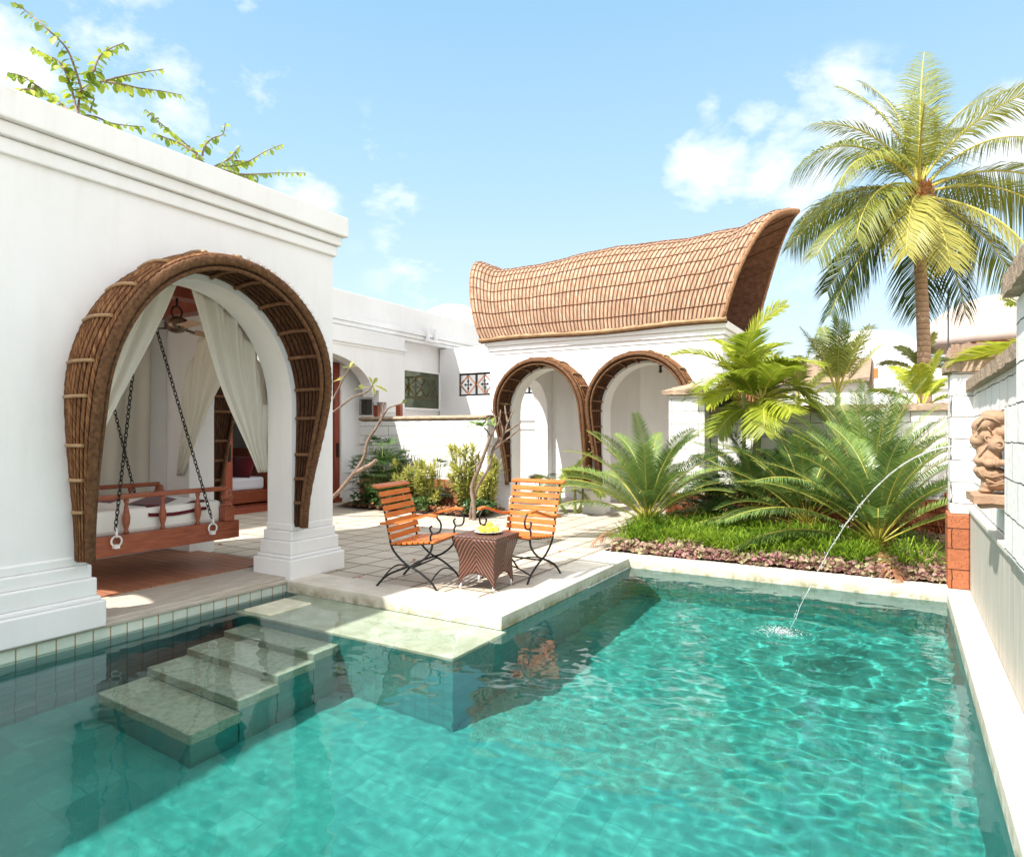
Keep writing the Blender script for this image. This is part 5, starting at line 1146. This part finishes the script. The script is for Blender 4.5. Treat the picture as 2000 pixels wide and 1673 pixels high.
det=mth(nt,'ADD',mth(nt,'MULTIPLY',n1,.7),mth(nt,'MULTIPLY',n2,.3))
mask=None
for px,py,rx,k in ((1560,235,.062,1.),(1640,215,.066,1.0),(1490,215,.045,1.),(1710,240,.07,1.),(1640,290,.07,.85),(1420,325,.055,1.),(1340,315,.045,1.),(1510,330,.062,1.),(1370,365,.045,.9),(1590,350,.06,.9),(1970,290,.08,.9),(1850,270,.06,.7),(1380,218,.025,.55),(10,110,.07,1.),(180,30,.075,.85),(260,70,.07,.85),(330,120,.06,.85),(340,215,.075,.7),(250,200,.06,.6),(530,150,.05,.85),(490,125,.04,.7),(600,395,.05,.6),(740,290,.06,.3),(760,400,.05,.5),(985,515,.04,.6),(1650,300,.1,.7),(480,25,.025,.5),(1950,690,.2,.5),(1650,620,.12,.3),(820,500,.1,.3)):
    d=sky_dir(px,py); dv=N(nt,'ShaderNodeVectorMath',operation='DISTANCE'); L(nt,v,dv.inputs[0]); dv.inputs[1].default_value=d
    g=N(nt,'ShaderNodeMapRange',interpolation_type='SMOOTHSTEP'); L(nt,dv.outputs['Value'],g.inputs[0]); g.inputs[1].default_value=rx*1.35; g.inputs[2].default_value=0; g.inputs[3].default_value=0; g.inputs[4].default_value=k
    mask=g.outputs[0] if mask is None else mth(nt,'MAXIMUM',mask,g.outputs[0])
cl=mth(nt,'MULTIPLY_ADD',mask,.34,mth(nt,'MULTIPLY',mth(nt,'SUBTRACT',det,.30),1.9))
cf=ramp(nt,cl,[(.50,0),(.66,.40),(.92,.96)])
cf=mth(nt,'MULTIPLY',cf,ramp(nt,mask,[(0.02,0),(.25,1)]))
sep=N(nt,'ShaderNodeSeparateXYZ'); L(nt,v,sep.inputs[0])
grad=ramp(nt,sep.outputs[2],[(0,(.80,.88,.92)),(.18,(.66,.84,.94)),(.36,(.48,.74,.92)),(.62,(.29,.58,.85)),(1,(.16,.40,.70))])
gs=N(nt,'ShaderNodeVectorMath',operation='SCALE'); L(nt,grad,gs.inputs[0]); gs.inputs['Scale'].default_value=2.68
base=mixc(nt,.85,sky.outputs[0],gs.outputs[0])
sky_all=mixc(nt,cf,base,(3.4,3.42,3.46))
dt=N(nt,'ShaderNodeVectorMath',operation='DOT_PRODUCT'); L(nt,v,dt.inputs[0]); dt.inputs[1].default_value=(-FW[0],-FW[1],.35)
bm_=N(nt,'ShaderNodeMapRange',interpolation_type='SMOOTHSTEP'); L(nt,dt.outputs['Value'],bm_.inputs[0]); bm_.inputs[1].default_value=-.42; bm_.inputs[2].default_value=.15; beh=bm_.outputs[0]          # unseen bright cloud added around and behind the viewer for stronger, whiter fill light
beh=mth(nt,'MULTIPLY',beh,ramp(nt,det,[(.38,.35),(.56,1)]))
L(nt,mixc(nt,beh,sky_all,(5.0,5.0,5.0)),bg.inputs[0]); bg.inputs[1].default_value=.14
cam=bpy.data.cameras.new('camera'); co=bpy.data.objects.new('camera',cam); COL.objects.link(co); co.location=(0,0,EYE); co.rotation_euler=(rad(90),0,TH); cam.sensor_width=36; cam.lens=FPX/2000*36; cam.clip_end=3000; cam.clip_start=.05
cam.shift_y=(HOR-836.5)/2000
SC.camera=co
SC.view_settings.view_transform='Standard'; SC.view_settings.look='None'; SC.view_settings.exposure=1.53; SC.view_settings.gamma=1
SC.cycles.max_bounces=10; SC.cycles.transparent_max_bounces=12; SC.cycles.sample_clamp_indirect=6; SC.cycles.caustics_refractive=True; SC.cycles.caustics_reflective=False; SC.cycles.use_denoising=True
